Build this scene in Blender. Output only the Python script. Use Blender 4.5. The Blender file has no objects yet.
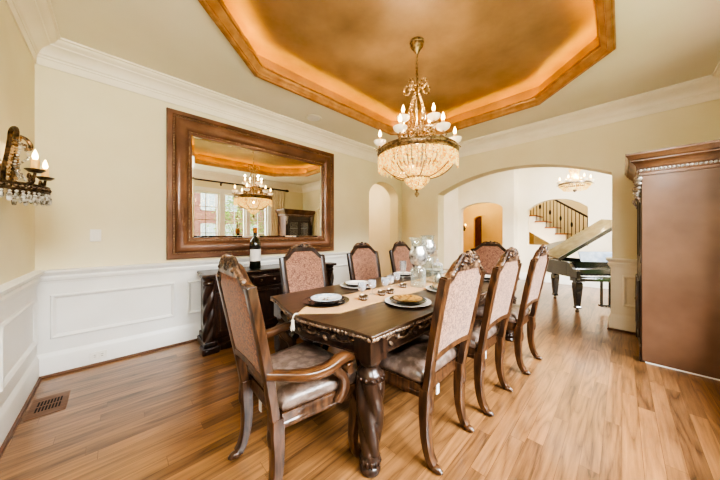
import bpy, bmesh, math, random
from math import sin, cos, pi, radians, sqrt, atan2
from mathutils import Vector, Matrix
random.seed(7)
S = bpy.context.scene
COL = S.collection

# ------------------------------------------------------------------ mesh builder
class MB:
    def __init__(s):
        s.v = []; s.f = []
    def add(s, vs, fs, M=None):
        o = len(s.v)
        if M is not None: vs = [tuple(M @ Vector(p)) for p in vs]
        s.v += [tuple(p) for p in vs]
        s.f += [tuple(i + o for i in f) for f in fs]
        return s
    def box(s, x0, x1, y0, y1, z0, z1, M=None):
        v = [(x0,y0,z0),(x1,y0,z0),(x1,y1,z0),(x0,y1,z0),(x0,y0,z1),(x1,y0,z1),(x1,y1,z1),(x0,y1,z1)]
        f = [(3,2,1,0),(4,5,6,7),(0,1,5,4),(1,2,6,5),(2,3,7,6),(3,0,4,7)]
        return s.add(v, f, M)
    def cbox(s, c, d, M=None):
        return s.box(c[0]-d[0]/2,c[0]+d[0]/2,c[1]-d[1]/2,c[1]+d[1]/2,c[2]-d[2]/2,c[2]+d[2]/2,M)
    def loft(s, rings, cap=True, closed=False, M=None):
        n = len(rings[0]); vs = [p for r in rings for p in r]; fs = []
        m = len(rings)
        for i in range(m if closed else m-1):
            a = i*n; b = ((i+1) % m)*n
            for j in range(n):
                k = (j+1) % n
                fs.append((a+j, a+k, b+k, b+j))
        if cap and not closed:
            fs.append(tuple(reversed(range(n)))); fs.append(tuple(range((m-1)*n, m*n)))
        return s.add(vs, fs, M)
    def tube(s, pts, r, n=8, up=(0,0,1), prof=None, M=None, closed=False, cap=True):
        P = [Vector(p) for p in pts]; m = len(P)
        R = r if isinstance(r, (list, tuple)) else [r]*m
        rings = []; prev = None
        for i in range(m):
            if closed: t = P[(i+1) % m]-P[i-1]
            else: t = P[min(i+1, m-1)]-P[max(i-1, 0)]
            if t.length < 1e-9: t = Vector((0,0,1))
            t.normalize()
            if prev is None:
                u = Vector(up)
                if abs(u.dot(t)) > .95: u = Vector((1,0,0)) if abs(t.x) < .9 else Vector((0,1,0))
                a = u.cross(t).normalized()
            elif prof is not None:
                u = Vector(up); a = u.cross(t)
                a = a.normalized() if a.length > .1 else prev
            else:
                a = (prev - t*prev.dot(t))
                a = a.normalized() if a.length > 1e-6 else prev
            prev = a; b = t.cross(a)
            rr = R[i]
            if prof is None:
                rings.append([tuple(P[i]+a*(rr*cos(2*pi*k/n))+b*(rr*sin(2*pi*k/n))) for k in range(n)])
            else:
                rings.append([tuple(P[i]+a*(q[0]*rr)+b*(q[1]*rr)) for q in prof])
        return s.loft(rings, cap, closed, M)
    def lathe(s, prof, n=16, c=(0,0,0), f=None, M=None, cap=True):
        rings = []
        for (r, z) in prof:
            ring = []
            for k in range(n):
                a = 2*pi*k/n
                q = r if f is None else r*f(a, z)
                ring.append((c[0]+q*cos(a), c[1]+q*sin(a), c[2]+z))
            rings.append(ring)
        return s.loft(rings, cap, False, M)
    def ell(s, c, r, n=8, m=5, M=None):
        if not isinstance(r, (list, tuple)): r = (r, r, r)
        rings = []
        for i in range(1, m):
            t = -pi/2+pi*i/m
            rings.append([(r[0]*cos(t)*cos(2*pi*k/n), r[1]*cos(t)*sin(2*pi*k/n), r[2]*sin(t)) for k in range(n)])
        vs = [p for q in rings for p in q]; fs = []
        for i in range(m-2):
            for k in range(n):
                l = (k+1) % n; fs.append((i*n+k, i*n+l, (i+1)*n+l, (i+1)*n+k))
        b = len(vs); vs += [(0,0,-r[2]), (0,0,r[2])]
        for k in range(n):
            l = (k+1) % n
            fs.append((b, l, k)); fs.append((b+1, (m-2)*n+k, (m-2)*n+l))
        T = Matrix.Translation(c)
        if M is not None: T = T @ M
        return s.add(vs, fs, T)
    def prism(s, poly, h0, h1, axis='z', M=None):
        def P(a, b, h):
            return {'z': (a,b,h), 'y': (a,h,b), 'x': (h,a,b)}[axis]
        r0 = [P(a,b,h0) for a,b in poly]; r1 = [P(a,b,h1) for a,b in poly]
        return s.loft([r0, r1], True, False, M)
    def grid(s, fn, nu, nv, M=None):
        vs = [fn(i/nu, j/nv) for j in range(nv+1) for i in range(nu+1)]
        fs = [(j*(nu+1)+i, j*(nu+1)+i+1, (j+1)*(nu+1)+i+1, (j+1)*(nu+1)+i) for j in range(nv) for i in range(nu)]
        return s.add(vs, fs, M)
    def sweep(s, path, prof, closed, fn, cap=True):
        """mitred moulding: path 2-D, prof (inward offset to the LEFT of travel, height), fn(x,y,h)->3-D"""
        m = len(path); rings = []
        for i in range(m):
            p = Vector(path[i])
            d0 = (p-Vector(path[i-1])) if (closed or i > 0) else None
            d1 = (Vector(path[(i+1) % m])-p) if (closed or i < m-1) else None
            if d0 is None: d0 = d1
            if d1 is None: d1 = d0
            d0 = d0.normalized(); d1 = d1.normalized()
            n0 = Vector((-d0.y, d0.x)); n1 = Vector((-d1.y, d1.x))
            mm = (n0+n1); mm.normalize(); mm /= max(.2, mm.dot(n0))
            rings.append([fn(p.x+mm.x*d, p.y+mm.y*d, h) for d, h in prof])
        return s.loft(rings, cap and not closed, closed)
    def build(s, name, mat, parent=None, smooth=40, bevel=0, seg=2, loc=None):
        me = bpy.data.meshes.new(name)
        me.from_pydata(s.v, [], s.f); me.update()
        bm = bmesh.new(); bm.from_mesh(me)
        bmesh.ops.recalc_face_normals(bm, faces=bm.faces); bm.to_mesh(me); bm.free()
        if smooth:
            me.shade_smooth(); me.set_sharp_from_angle(angle=radians(smooth))
        else: me.shade_flat()
        o = bpy.data.objects.new(name, me); COL.objects.link(o)
        me.materials.append(mat)
        if parent is not None: o.parent = parent
        if loc is not None: o.location = loc
        if bevel:
            b = o.modifiers.new('Bevel', 'BEVEL'); b.width = bevel; b.segments = seg; b.limit_method = 'ANGLE'; b.angle_limit = radians(40)
        return o

def tag(o, label, cat, group=None, kind=None):
    o['label'] = label; o['category'] = cat
    if group: o['group'] = group
    if kind: o['kind'] = kind
    return o
def thing(name, label, cat, loc=(0,0,0), rz=0, group=None):
    o = bpy.data.objects.new(name, None); COL.objects.link(o)
    o.empty_display_size = .05; o.location = loc; o.rotation_euler = (0,0,rz)
    return tag(o, label, cat, group)
def struct(o):
    o['kind'] = 'structure'; return o
def dup(root, loc, rz, label, group=None):
    r = root.copy(); COL.objects.link(r); r.location = loc; r.rotation_euler = (0,0,rz); r['label'] = label
    if group: r['group'] = group
    for ch in list(root.children):
        c = ch.copy(); COL.objects.link(c); c.parent = r
        for g in list(ch.children):
            d = g.copy(); COL.objects.link(d); d.parent = c
    return r

def curve(pts, n=6):
    """Catmull-Rom through points"""
    P = [Vector(p) for p in pts]; out = []
    for i in range(len(P)-1):
        p0 = P[max(i-1,0)]; p1 = P[i]; p2 = P[i+1]; p3 = P[min(i+2, len(P)-1)]
        for k in range(n):
            t = k/n
            out.append(.5*((2*p1)+(p2-p0)*t+(2*p0-5*p1+4*p2-p3)*t*t+(3*p1-p0-3*p2+p3)*t*t*t))
    out.append(P[-1]); return out
def curve1(vals, n=6):
    return [p.x for p in curve([(v,0,0) for v in vals], n)]
def spiral(c, r0, r1, a0, a1, n, ax='xz'):
    out = []
    for i in range(n+1):
        t = i/n; r = r0+(r1-r0)*t; a = a0+(a1-a0)*t
        q = (r*cos(a), r*sin(a))
        out.append((c[0]+q[0], c[1], c[2]+q[1]) if ax == 'xz' else (c[0], c[1]+q[0], c[2]+q[1]))
    return out
RECT = [(-1,-.7),(-.8,-1),(.8,-1),(1,-.7),(1,.7),(.8,1),(-.8,1),(-1,.7)]
def rect(w, h): return [(a*w/2, b*h/2) for a, b in RECT]

# ------------------------------------------------------------------ materials
def newmat(name):
    m = bpy.data.materials.new(name); m.use_nodes = True
    nt = m.node_tree; return m, nt, nt.nodes['Principled BSDF']
def lin(c):
    return tuple((x/255/12.92 if x/255 <= .04045 else ((x/255+.055)/1.055)**2.4) for x in c)+(1,)
def N(nt, typ, **kw):
    n = nt.nodes.new(typ)
    for k, v in kw.items():
        if k in n.inputs: n.inputs[k].default_value = v
        else: setattr(n, k, v)
    return n
def pbr(name, c1, c2=None, rough=.5, metal=0, scale=8, stretch=(1,1,1), bump=0, bscale=None, coat=0, contrast=(.35,.65), sheen=0, detail=4, emis=0, spec=.5):
    m, nt, b = newmat(name)
    b.inputs['Roughness'].default_value = rough; b.inputs['Metallic'].default_value = metal
    b.inputs['Coat Weight'].default_value = coat; b.inputs['Coat Roughness'].default_value = .12
    b.inputs['Sheen Weight'].default_value = sheen; b.inputs['Specular IOR Level'].default_value = spec
    tc = N(nt, 'ShaderNodeTexCoord'); mp = N(nt, 'ShaderNodeMapping'); mp.inputs['Scale'].default_value = stretch
    nt.links.new(tc.outputs['Object'], mp.inputs['Vector'])
    no = N(nt, 'ShaderNodeTexNoise'); no.inputs['Scale'].default_value = scale; no.inputs['Detail'].default_value = detail
    nt.links.new(mp.outputs[0], no.inputs['Vector'])
    cr = N(nt, 'ShaderNodeValToRGB')
    cr.color_ramp.elements[0].position = contrast[0]; cr.color_ramp.elements[1].position = contrast[1]
    cr.color_ramp.elements[0].color = lin(c1); cr.color_ramp.elements[1].color = lin(c2 or c1)
    nt.links.new(no.outputs['Fac'], cr.inputs[0]); nt.links.new(cr.outputs[0], b.inputs['Base Color'])
    if emis:
        nt.links.new(cr.outputs[0], b.inputs['Emission Color']); b.inputs['Emission Strength'].default_value = emis
    if bump:
        bp = N(nt, 'ShaderNodeBump'); bp.inputs['Strength'].default_value = bump; bp.inputs['Distance'].default_value = .01
        if bscale:
            n2 = N(nt, 'ShaderNodeTexNoise'); n2.inputs['Scale'].default_value = bscale; n2.inputs['Detail'].default_value = 3
            nt.links.new(mp.outputs[0], n2.inputs['Vector']); nt.links.new(n2.outputs['Fac'], bp.inputs['Height'])
        else: nt.links.new(no.outputs['Fac'], bp.inputs['Height'])
        nt.links.new(bp.outputs[0], b.inputs['Normal'])
    return m
def emit(name, col, st):
    m, nt, b = newmat(name)
    b.inputs['Base Color'].default_value = lin(col); b.inputs['Emission Color'].default_value = lin(col)
    b.inputs['Emission Strength'].default_value = st
    tc = N(nt, 'ShaderNodeTexCoord'); no = N(nt, 'ShaderNodeTexNoise', Scale=30.)
    nt.links.new(tc.outputs['Object'], no.inputs['Vector'])
    return m
def floor_mat(name='oak_floor', a=(42,22,12), c=(170,124,80)):
    m, nt, b = newmat(name)
    L = nt.links.new
    tc = N(nt, 'ShaderNodeTexCoord')
    br = N(nt, 'ShaderNodeTexBrick'); br.offset = .37; br.offset_frequency = 2; br.squash = 1
    br.inputs['Color1'].default_value = (0,0,0,1); br.inputs['Color2'].default_value = (1,1,1,1); br.inputs['Mortar'].default_value = (.5,.5,.5,1)
    br.inputs['Scale'].default_value = 1; br.inputs['Mortar Size'].default_value = .0012; br.inputs['Mortar Smooth'].default_value = .3
    br.inputs['Brick Width'].default_value = 1.15; br.inputs['Row Height'].default_value = .083; br.inputs['Bias'].default_value = 0
    # shift each row so the butt joints fall irregularly
    sx = N(nt, 'ShaderNodeSeparateXYZ'); L(tc.outputs['Object'], sx.inputs[0])
    dv = N(nt, 'ShaderNodeMath', operation='DIVIDE'); dv.inputs[1].default_value = .083; L(sx.outputs['Y'], dv.inputs[0])
    fl = N(nt, 'ShaderNodeMath', operation='FLOOR'); L(dv.outputs[0], fl.inputs[0])
    wn = N(nt, 'ShaderNodeTexWhiteNoise', noise_dimensions='1D'); L(fl.outputs[0], wn.inputs['W'])
    ad = N(nt, 'ShaderNodeMath', operation='MULTIPLY_ADD'); ad.inputs[1].default_value = 3.0
    L(wn.outputs['Value'], ad.inputs[0]); L(sx.outputs['X'], ad.inputs[2])
    cx = N(nt, 'ShaderNodeCombineXYZ'); L(ad.outputs[0], cx.inputs['X']); L(sx.outputs['Y'], cx.inputs['Y'])
    L(cx.outputs[0], br.inputs['Vector'])
    # grain: offset by plank tone so the figure breaks at the joints
    mp = N(nt, 'ShaderNodeMapping'); mp.inputs['Scale'].default_value = (1.3, 26, 1)
    av = N(nt, 'ShaderNodeVectorMath', operation='MULTIPLY_ADD'); av.inputs[1].default_value = (9,5,3)
    L(br.outputs['Color'], av.inputs[0]); L(tc.outputs['Object'], av.inputs[2]); L(av.outputs[0], mp.inputs['Vector'])
    g = N(nt, 'ShaderNodeTexNoise', Scale=2.2, Detail=8., Roughness=.72); L(mp.outputs[0], g.inputs['Vector'])
    mp2 = N(nt, 'ShaderNodeMapping'); mp2.inputs['Scale'].default_value = (.8, 7.5, 1); L(av.outputs[0], mp2.inputs['Vector'])
    g2 = N(nt, 'ShaderNodeTexNoise', Scale=1.1, Detail=1.5, Roughness=.4); L(mp2.outputs[0], g2.inputs['Vector'])
    m14 = N(nt, 'ShaderNodeMath', operation='MULTIPLY'); m14.inputs[1].default_value = 15.; L(g2.outputs['Fac'], m14.inputs[0])
    wv = N(nt, 'ShaderNodeMath', operation='PINGPONG'); wv.inputs[1].default_value = 1.; L(m14.outputs[0], wv.inputs[0])
    pw = N(nt, 'ShaderNodeMath', operation='POWER'); pw.inputs[1].default_value = .45; L(wv.outputs[0], pw.inputs[0])
    mx = N(nt, 'ShaderNodeMix', data_type='FLOAT'); mx.inputs[0].default_value = .25
    L(g.outputs['Fac'], mx.inputs[2]); L(pw.outputs[0], mx.inputs[3])
    mx2 = N(nt, 'ShaderNodeMix', data_type='FLOAT'); mx2.inputs[0].default_value = .24
    L(mx.outputs[0], mx2.inputs[2]); L(br.outputs['Color'], mx2.inputs[3])
    cr = N(nt, 'ShaderNodeValToRGB')
    cr.color_ramp.elements[0].position = .22; cr.color_ramp.elements[0].color = lin(a)
    cr.color_ramp.elements[1].position = .8; cr.color_ramp.elements[1].color = lin(c)
    L(mx2.outputs[0], cr.inputs[0])
    mo = N(nt, 'ShaderNodeMix', data_type='RGBA', blend_type='MULTIPLY'); L(br.outputs['Fac'], mo.inputs[0])
    L(cr.outputs[0], mo.inputs[6]); mo.inputs[7].default_value = (.45,.38,.32,1)
    L(mo.outputs[2], b.inputs['Base Color'])
    b.inputs['Roughness'].default_value = .3; b.inputs['Coat Weight'].default_value = .6; b.inputs['Coat Roughness'].default_value = .16
    bp = N(nt, 'ShaderNodeBump'); bp.inputs['Strength'].default_value = .12; bp.inputs['Distance'].default_value = .004
    L(mx.outputs[0], bp.inputs['Height']); L(bp.outputs[0], b.inputs['Normal'])
    return m
def damask(name, c1, c2, scale=26, rough=.75, sheen=.3):
    m, nt, b = newmat(name); L = nt.links.new
    tc = N(nt, 'ShaderNodeTexCoord')
    n0 = N(nt, 'ShaderNodeTexNoise', Scale=scale*.4, Detail=2.); L(tc.outputs['Object'], n0.inputs['Vector'])
    av = N(nt, 'ShaderNodeVectorMath', operation='MULTIPLY_ADD'); av.inputs[1].default_value = (.16,.16,.16)
    L(n0.outputs['Color'], av.inputs[0]); L(tc.outputs['Object'], av.inputs[2])
    vo = N(nt, 'ShaderNodeTexVoronoi', feature='DISTANCE_TO_EDGE', Scale=scale); L(av.outputs[0], vo.inputs['Vector'])
    n1 = N(nt, 'ShaderNodeTexNoise', Scale=scale*5, Detail=3.); L(tc.outputs['Object'], n1.inputs['Vector'])
    mx = N(nt, 'ShaderNodeMath', operation='MULTIPLY_ADD'); mx.inputs[1].default_value = 2.2
    L(vo.outputs['Distance'], mx.inputs[0]); L(n1.outputs['Fac'], mx.inputs[2])
    cr = N(nt, 'ShaderNodeValToRGB'); cr.color_ramp.elements[0].position = .5; cr.color_ramp.elements[1].position = .92
    cr.color_ramp.elements[0].color = lin(c1); cr.color_ramp.elements[1].color = lin(c2)
    L(mx.outputs[0], cr.inputs[0]); L(cr.outputs[0], b.inputs['Base Color'])
    b.inputs['Roughness'].default_value = rough; b.inputs['Sheen Weight'].default_value = sheen
    bp = N(nt, 'ShaderNodeBump'); bp.inputs['Strength'].default_value = .25; bp.inputs['Distance'].default_value = .004
    L(mx.outputs[0], bp.inputs['Height']); L(bp.outputs[0], b.inputs['Normal'])
    return m
def pane_mat(name='window_glass'):
    m, nt, b = newmat(name); L = nt.links.new
    tr = N(nt, 'ShaderNodeBsdfTransparent'); gl = N(nt, 'ShaderNodeBsdfGlossy'); gl.inputs['Roughness'].default_value = .02
    mx = N(nt, 'ShaderNodeMixShader'); mx.inputs[0].default_value = .06
    L(tr.outputs[0], mx.inputs[1]); L(gl.outputs[0], mx.inputs[2]); L(mx.outputs[0], nt.nodes['Material Output'].inputs[0])
    return m
def clear_glass(name, tint=(247,249,246), gloss=.05, alpha=.25):
    m, nt, b = newmat(name); L = nt.links.new
    tr = N(nt, 'ShaderNodeBsdfTransparent'); tr.inputs[0].default_value = lin(tint)
    lw = N(nt, 'ShaderNodeLayerWeight', Blend=.35)
    ma = N(nt, 'ShaderNodeMath', operation='MULTIPLY_ADD'); ma.inputs[1].default_value = .5; ma.inputs[2].default_value = gloss
    L(lw.outputs['Facing'], ma.inputs[0])
    b.inputs['Base Color'].default_value = lin(tint); b.inputs['Roughness'].default_value = .08; b.inputs['Metallic'].default_value = .55
    mx = N(nt, 'ShaderNodeMixShader'); L(ma.outputs[0], mx.inputs[0])
    L(tr.outputs[0], mx.inputs[1]); L(b.outputs[0], mx.inputs[2]); L(mx.outputs[0], nt.nodes['Material Output'].inputs[0])
    return m
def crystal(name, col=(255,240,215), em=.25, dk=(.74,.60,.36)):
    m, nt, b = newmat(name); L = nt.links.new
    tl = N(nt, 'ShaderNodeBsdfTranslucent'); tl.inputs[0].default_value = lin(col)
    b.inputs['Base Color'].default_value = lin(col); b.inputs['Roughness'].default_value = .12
    b.inputs['Emission Color'].default_value = lin((255,214,150)); b.inputs['Emission Strength'].default_value = em  # emission adds the glow that the bulbs give the crystal
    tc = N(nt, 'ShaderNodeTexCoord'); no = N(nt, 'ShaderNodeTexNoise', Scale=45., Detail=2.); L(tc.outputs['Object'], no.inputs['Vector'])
    cr = N(nt, 'ShaderNodeValToRGB'); cr.color_ramp.elements[0].position = .40; cr.color_ramp.elements[1].position = .58  # light and dark mottling paints sparkle into the crystal colour
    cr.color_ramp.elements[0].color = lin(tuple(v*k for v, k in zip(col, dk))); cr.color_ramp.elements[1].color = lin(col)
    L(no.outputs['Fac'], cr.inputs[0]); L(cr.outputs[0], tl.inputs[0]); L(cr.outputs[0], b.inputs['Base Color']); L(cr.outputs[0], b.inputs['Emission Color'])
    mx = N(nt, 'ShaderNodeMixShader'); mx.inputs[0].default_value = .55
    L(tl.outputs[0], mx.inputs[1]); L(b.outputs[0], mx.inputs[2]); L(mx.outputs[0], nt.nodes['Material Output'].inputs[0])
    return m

M = {}
M['floor'] = floor_mat()
M['wall'] = pbr('cream_paint', (231,222,188), (236,228,197), .7, scale=2)
M['wall_plain'] = pbr('ivory_paint', (240,232,212), (246,238,222), .7, scale=2)
M['amber'] = pbr('amber_paint', (228,200,138), (234,208,150), .7, scale=2)
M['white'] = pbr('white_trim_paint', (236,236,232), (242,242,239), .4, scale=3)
M['crown'] = pbr('ivory_trim_paint', (240,232,212), (245,238,220), .45, scale=3)
M['ceil'] = pbr('ceiling_paint', (236,231,212), (240,236,218), .8, scale=2)
M['tray'] = pbr('bronze_ceiling_glaze', (124,98,68), (172,138,100), .45, metal=.1, scale=2.2, contrast=(.25,.75), detail=7)
M['gold'] = pbr('antique_gold_moulding', (166,118,68), (198,152,98), .32, metal=.3, scale=10, contrast=(.3,.7))
M['mirror'] = None
m, nt, b = newmat('mirror_glass'); b.inputs['Metallic'].default_value = 1; b.inputs['Roughness'].default_value = .0
b.inputs['Base Color'].default_value = (.93,.94,.92,1); M['mirror'] = m
M['mframe'] = pbr('copper_brown_frame', (100,66,46), (132,94,70), .34, metal=.2, scale=3, coat=.3)
M['mbead'] = pbr('pewter_bead', (120,95,70), (190,165,130), .35, metal=.7, scale=40)
M['wood'] = pbr('walnut_chair_wood', (48,31,21), (94,64,42), .3, scale=7, stretch=(6,6,1), coat=.35)
M['wood_dk'] = pbr('dark_walnut', (33,22,17), (62,43,32), .3, scale=7, stretch=(6,6,1), coat=.35)
M['arm'] = pbr('honey_arm_wood', (66,41,25), (106,71,44), .28, scale=7, stretch=(5,1,5), coat=.4)
M['carve'] = pbr('carved_dark_wood', (40,23,16), (150,118,92), .33, metal=.1, scale=34, contrast=(.42,.72), coat=.3)
M['tabletop'] = pbr('polished_table_top', (54,39,28), (78,58,43), .3, scale=4, stretch=(1,8,1), coat=.25)
M['ebony'] = pbr('near_black_carved_wood', (26,15,11), (56,33,22), .3, scale=9, stretch=(4,4,1), coat=.4)
M['cab'] = pbr('cabinet_side_wood', (96,70,54), (128,97,77), .42, scale=3, contrast=(.2,.8), detail=6, coat=.1)
M['cab_tr'] = pbr('cabinet_cornice_wood', (84,56,38), (124,88,62), .4, scale=6, coat=.2)
M['silver'] = pbr('worn_silver_leaf', (120,110,105), (215,210,205), .35, metal=.6, scale=60)
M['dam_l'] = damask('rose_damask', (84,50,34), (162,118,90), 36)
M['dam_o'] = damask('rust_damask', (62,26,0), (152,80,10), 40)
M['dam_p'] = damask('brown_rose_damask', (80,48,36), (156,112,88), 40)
M['seat'] = pbr('taupe_leather', (98,82,72), (130,112,102), .28, scale=22, contrast=(.42,.6), bump=.15, bscale=70)
M['shade_metal'] = pbr('bronze_metal', (104,84,58), (182,156,116), .35, metal=.8, scale=30)
M['black_iron'] = pbr('dark_iron', (40,32,26), (62,52,42), .45, metal=.6, scale=30)
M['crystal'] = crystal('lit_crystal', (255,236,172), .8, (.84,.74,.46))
M['crystal2'] = crystal('clear_crystal', (240,238,230), .05, (.62,.60,.56))
M['beadgold'] = crystal('amber_crystal_beads', (214,184,138), .08, (.6,.5,.36))
M['alab'] = pbr('alabaster_cup', (250,232,200), (255,244,222), .4, scale=20, emis=.35)  # emission stands in for bulb light shining through the cup
M['candle'] = pbr('glowing_candle_sleeve', (226,176,104), (238,196,130), .6, emis=.35)  # amber bulb glow put into the sleeve's colour and emission
M['bulb'] = emit('flame_bulb', (255,212,134), 14)
M['cove'] = emit('cove_led', (255,204,66), 50)
M['porc'] = pbr('white_porcelain', (236,234,230), (244,243,240), .15, coat=.4)
M['blackp'] = pbr('black_glazed_plate', (24,22,22), (36,33,32), .15, coat=.5)
M['bluep'] = pbr('pale_blue_floral_plate', (176,196,214), (232,236,238), .2, scale=22, contrast=(.45,.52), coat=.4)
M['flowp'] = pbr('brown_floral_motif', (120,84,40), (226,222,210), .25, scale=34, contrast=(.46,.52))
M['goldp'] = pbr('gold_leaf_plate', (120,78,28), (206,164,92), .3, metal=.2, scale=30, contrast=(.42,.56), coat=.4)
M['runner'] = pbr('straw_runner_cloth', (190,142,88), (208,162,106), .75, scale=120, sheen=.2)
M['runner_e'] = pbr('runner_border', (196,156,106), (216,180,132), .8, scale=150)
M['tassel'] = pbr('cream_tassel', (216,206,188), (236,228,212), .8, scale=160)
M['glass'] = clear_glass('clear_glass')
M['frost'] = clear_glass('frosted_bowl_glass', (242,244,248), .4)
M['mercury'] = pbr('mercury_glass', (120,118,114), (236,236,232), .32, metal=.75, scale=26, contrast=(.35,.62), detail=6)
M['brass'] = pbr('tarnished_brass', (84,70,56), (150,136,118), .3, metal=.8, scale=40)
M['pane'] = pane_mat()
M['curtain'] = pbr('cream_curtain', (226,214,190), (238,228,208), .85, scale=50)
M['bottle'] = pbr('dark_green_glass', (14,22,14), (24,34,20), .08, coat=.8)
M['paper'] = pbr('bottle_paper', (214,210,206), (230,227,222), .6)
M['foil'] = pbr('red_gold_foil', (150,84,40), (196,130,70), .35, metal=.5)
M['piano'] = pbr('black_lacquer', (22,23,26), (32,33,36), .08, coat=.9)
M['ivory'] = pbr('piano_ivory', (232,230,224), (240,238,234), .3)
M['lidin'] = pbr('lid_wall_reflection', (128,116,86), (146,134,102), .15, coat=.6)  # olive beige paints the wall reflected in the black lacquer
M['pgold'] = pbr('piano_iron_plate', (96,110,84), (150,150,110), .3, metal=.5)
M['brick'] = None
m, nt, b = newmat('red_brick'); tc = N(nt,'ShaderNodeTexCoord'); mp = N(nt,'ShaderNodeMapping'); mp.inputs['Rotation'].default_value = (pi/2,0,0)
br = N(nt,'ShaderNodeTexBrick'); br.inputs['Scale'].default_value = 5; br.inputs['Color1'].default_value = lin((176,110,96)); br.inputs['Color2'].default_value = lin((150,88,76)); br.inputs['Mortar'].default_value = lin((200,185,175))
nt.links.new(tc.outputs['Object'], mp.inputs[0]); nt.links.new(mp.outputs[0], br.inputs['Vector']); nt.links.new(br.outputs['Color'], b.inputs['Base Color']); b.inputs['Roughness'].default_value = .9; M['brick'] = m
M['grass'] = pbr('lawn', (110,140,60), (150,178,86), .9, scale=3)
M['leaf'] = pbr('leaf_green', (84,120,50), (150,184,96), .7, scale=4)
M['leaf2'] = pbr('leaf_light', (120,152,70), (176,200,116), .7, scale=4)
M['bark'] = pbr('bark', (80,60,44), (110,86,64), .9, scale=20)
M['roof'] = pbr('grey_shingle', (96,92,92), (126,120,118), .9, scale=10)
M['tread'] = pbr('oak_tread', (140,86,48), (176,116,70), .35, scale=6, stretch=(6,1,6))
M['door'] = pbr('dark_red_door_wood', (84,40,18), (120,62,30), .4, scale=6, stretch=(6,6,1))
M['plastic'] = pbr('white_plastic', (238,236,228), (242,240,234), .4)
M['vent'] = pbr('oak_vent', (96,66,46), (128,92,66), .45, scale=9, stretch=(1,8,1))
M['slot'] = pbr('dark_slot', (26,18,14), (34,24,18), .8)
M['shoe'] = pbr('oak_shoe_moulding', (84,54,36), (116,80,54), .4, scale=6, stretch=(1,1,6))
M['bluegloss'] = pbr('blue_grey_gloss', (120,138,164), (170,184,204), .12, scale=5, coat=.6)
M['gilt'] = pbr('gilt_highlight_carving', (46,32,24), (158,134,112), .32, metal=.2, scale=30, contrast=(.35,.65), coat=.3)  # gilt vine; pale mottling also paints silvery highlights on the dark carving
M['sconce'] = pbr('dark_bronze', (52,40,30), (120,98,74), .35, metal=.7, scale=40)
# ------------------------------------------------------------------ the room (X along the mirror wall, Y towards it, camera near the origin)
XA, XC, YB, YD, H = -.53, 4.84, 3.61, -.85, 3.03
def arch_wall(mp, u0, u1, h0, h1, t, ops):
    b = MB()
    def quad(*p): b.add([mp(*q) for q in p], [(0,1,2,3)])
    def both(ua, ub, ha, hb, ha2=None):
        if ha2 is None: ha2 = ha
        quad((ua,ha,0),(ub,ha2,0),(ub,hb,0),(ua,hb,0)); quad((ua,ha,t),(ub,ha2,t),(ub,hb,t),(ua,hb,t))
    cur = u0
    for (a, c, sp, ap, sill, kind) in sorted(ops):
        both(cur, a, h0, h1)
        n = 26; hw = (c-a)/2; m = (a+c)/2; rise = ap-sp
        def hh(u):
            x = max(-1, min(1, (u-m)/hw))
            if kind == 'e': return sp+rise*sqrt(max(0, 1-x*x))
            if kind == 'f': return sp
            R = (hw*hw+rise*rise)/(2*rise); return ap-R+sqrt(max(0, R*R-(x*hw)**2))
        for i in range(n):
            if kind == 'e':
                ua = m-hw*cos(pi*i/n); ub = m-hw*cos(pi*(i+1)/n)
            else: ua = a+(c-a)*i/n; ub = a+(c-a)*(i+1)/n
            both(ua, ub, hh(ua), h1, hh(ub)); quad((ua,hh(ua),0),(ub,hh(ub),0),(ub,hh(ub),t),(ua,hh(ua),t))
        if sill > h0: both(a, c, h0, sill); quad((a,sill,0),(c,sill,0),(c,sill,t),(a,sill,t))
        quad((a,sill,0),(a,sp,0),(a,sp,t),(a,sill,t)); quad((c,sill,0),(c,sp,0),(c,sp,t),(c,sill,t))
        cur = c
    both(cur, u1, h0, h1)
    quad((u0,h0,0),(u0,h1,0),(u0,h1,t),(u0,h0,t)); quad((u1,h0,0),(u1,h1,0),(u1,h1,t),(u1,h0,t)); quad((u0,h1,0),(u1,h1,0),(u1,h1,t),(u0,h1,t))
    return b
HF = 3.7
fl = MB(); fl.box(-.75, 13, -2.4, 6, -.12, 0)
struct(fl.build('floor', M['floor'], smooth=0))
B_ARCH = (3.73, 4.70, 2.10, 2.43, 0, 'e')
struct(arch_wall(lambda u,h,w: (u, YB+w, h), XA-.2, XC, 0, H+.5, .24, [B_ARCH]).build('wall_north', M['wall'], smooth=0))
struct(arch_wall(lambda u,h,w: (XC+w, u, h), YD-.2, YB+.24, 0, HF, .25, [(.094, 2.673, 2.13, 2.445, 0, 's')]).build('wall_east', M['wall'], smooth=0))
struct(MB().box(XA-.2, XA, YD-.2, YB, 0, H+.5).build('wall_west', M['wall'], smooth=0))
WIN = [(.72,1.36),(1.46,2.12),(2.24,2.86),(2.96,3.54)]
WZ0, WZ1 = .55, 2.5
struct(arch_wall(lambda u,h,w: (u, YD-w, h), XA, XC, 0, H+.5, .2, [(a, c, WZ1, WZ1, WZ0, 'f') for a, c in WIN]).build('wall_south', M['wall'], smooth=0))
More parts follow.
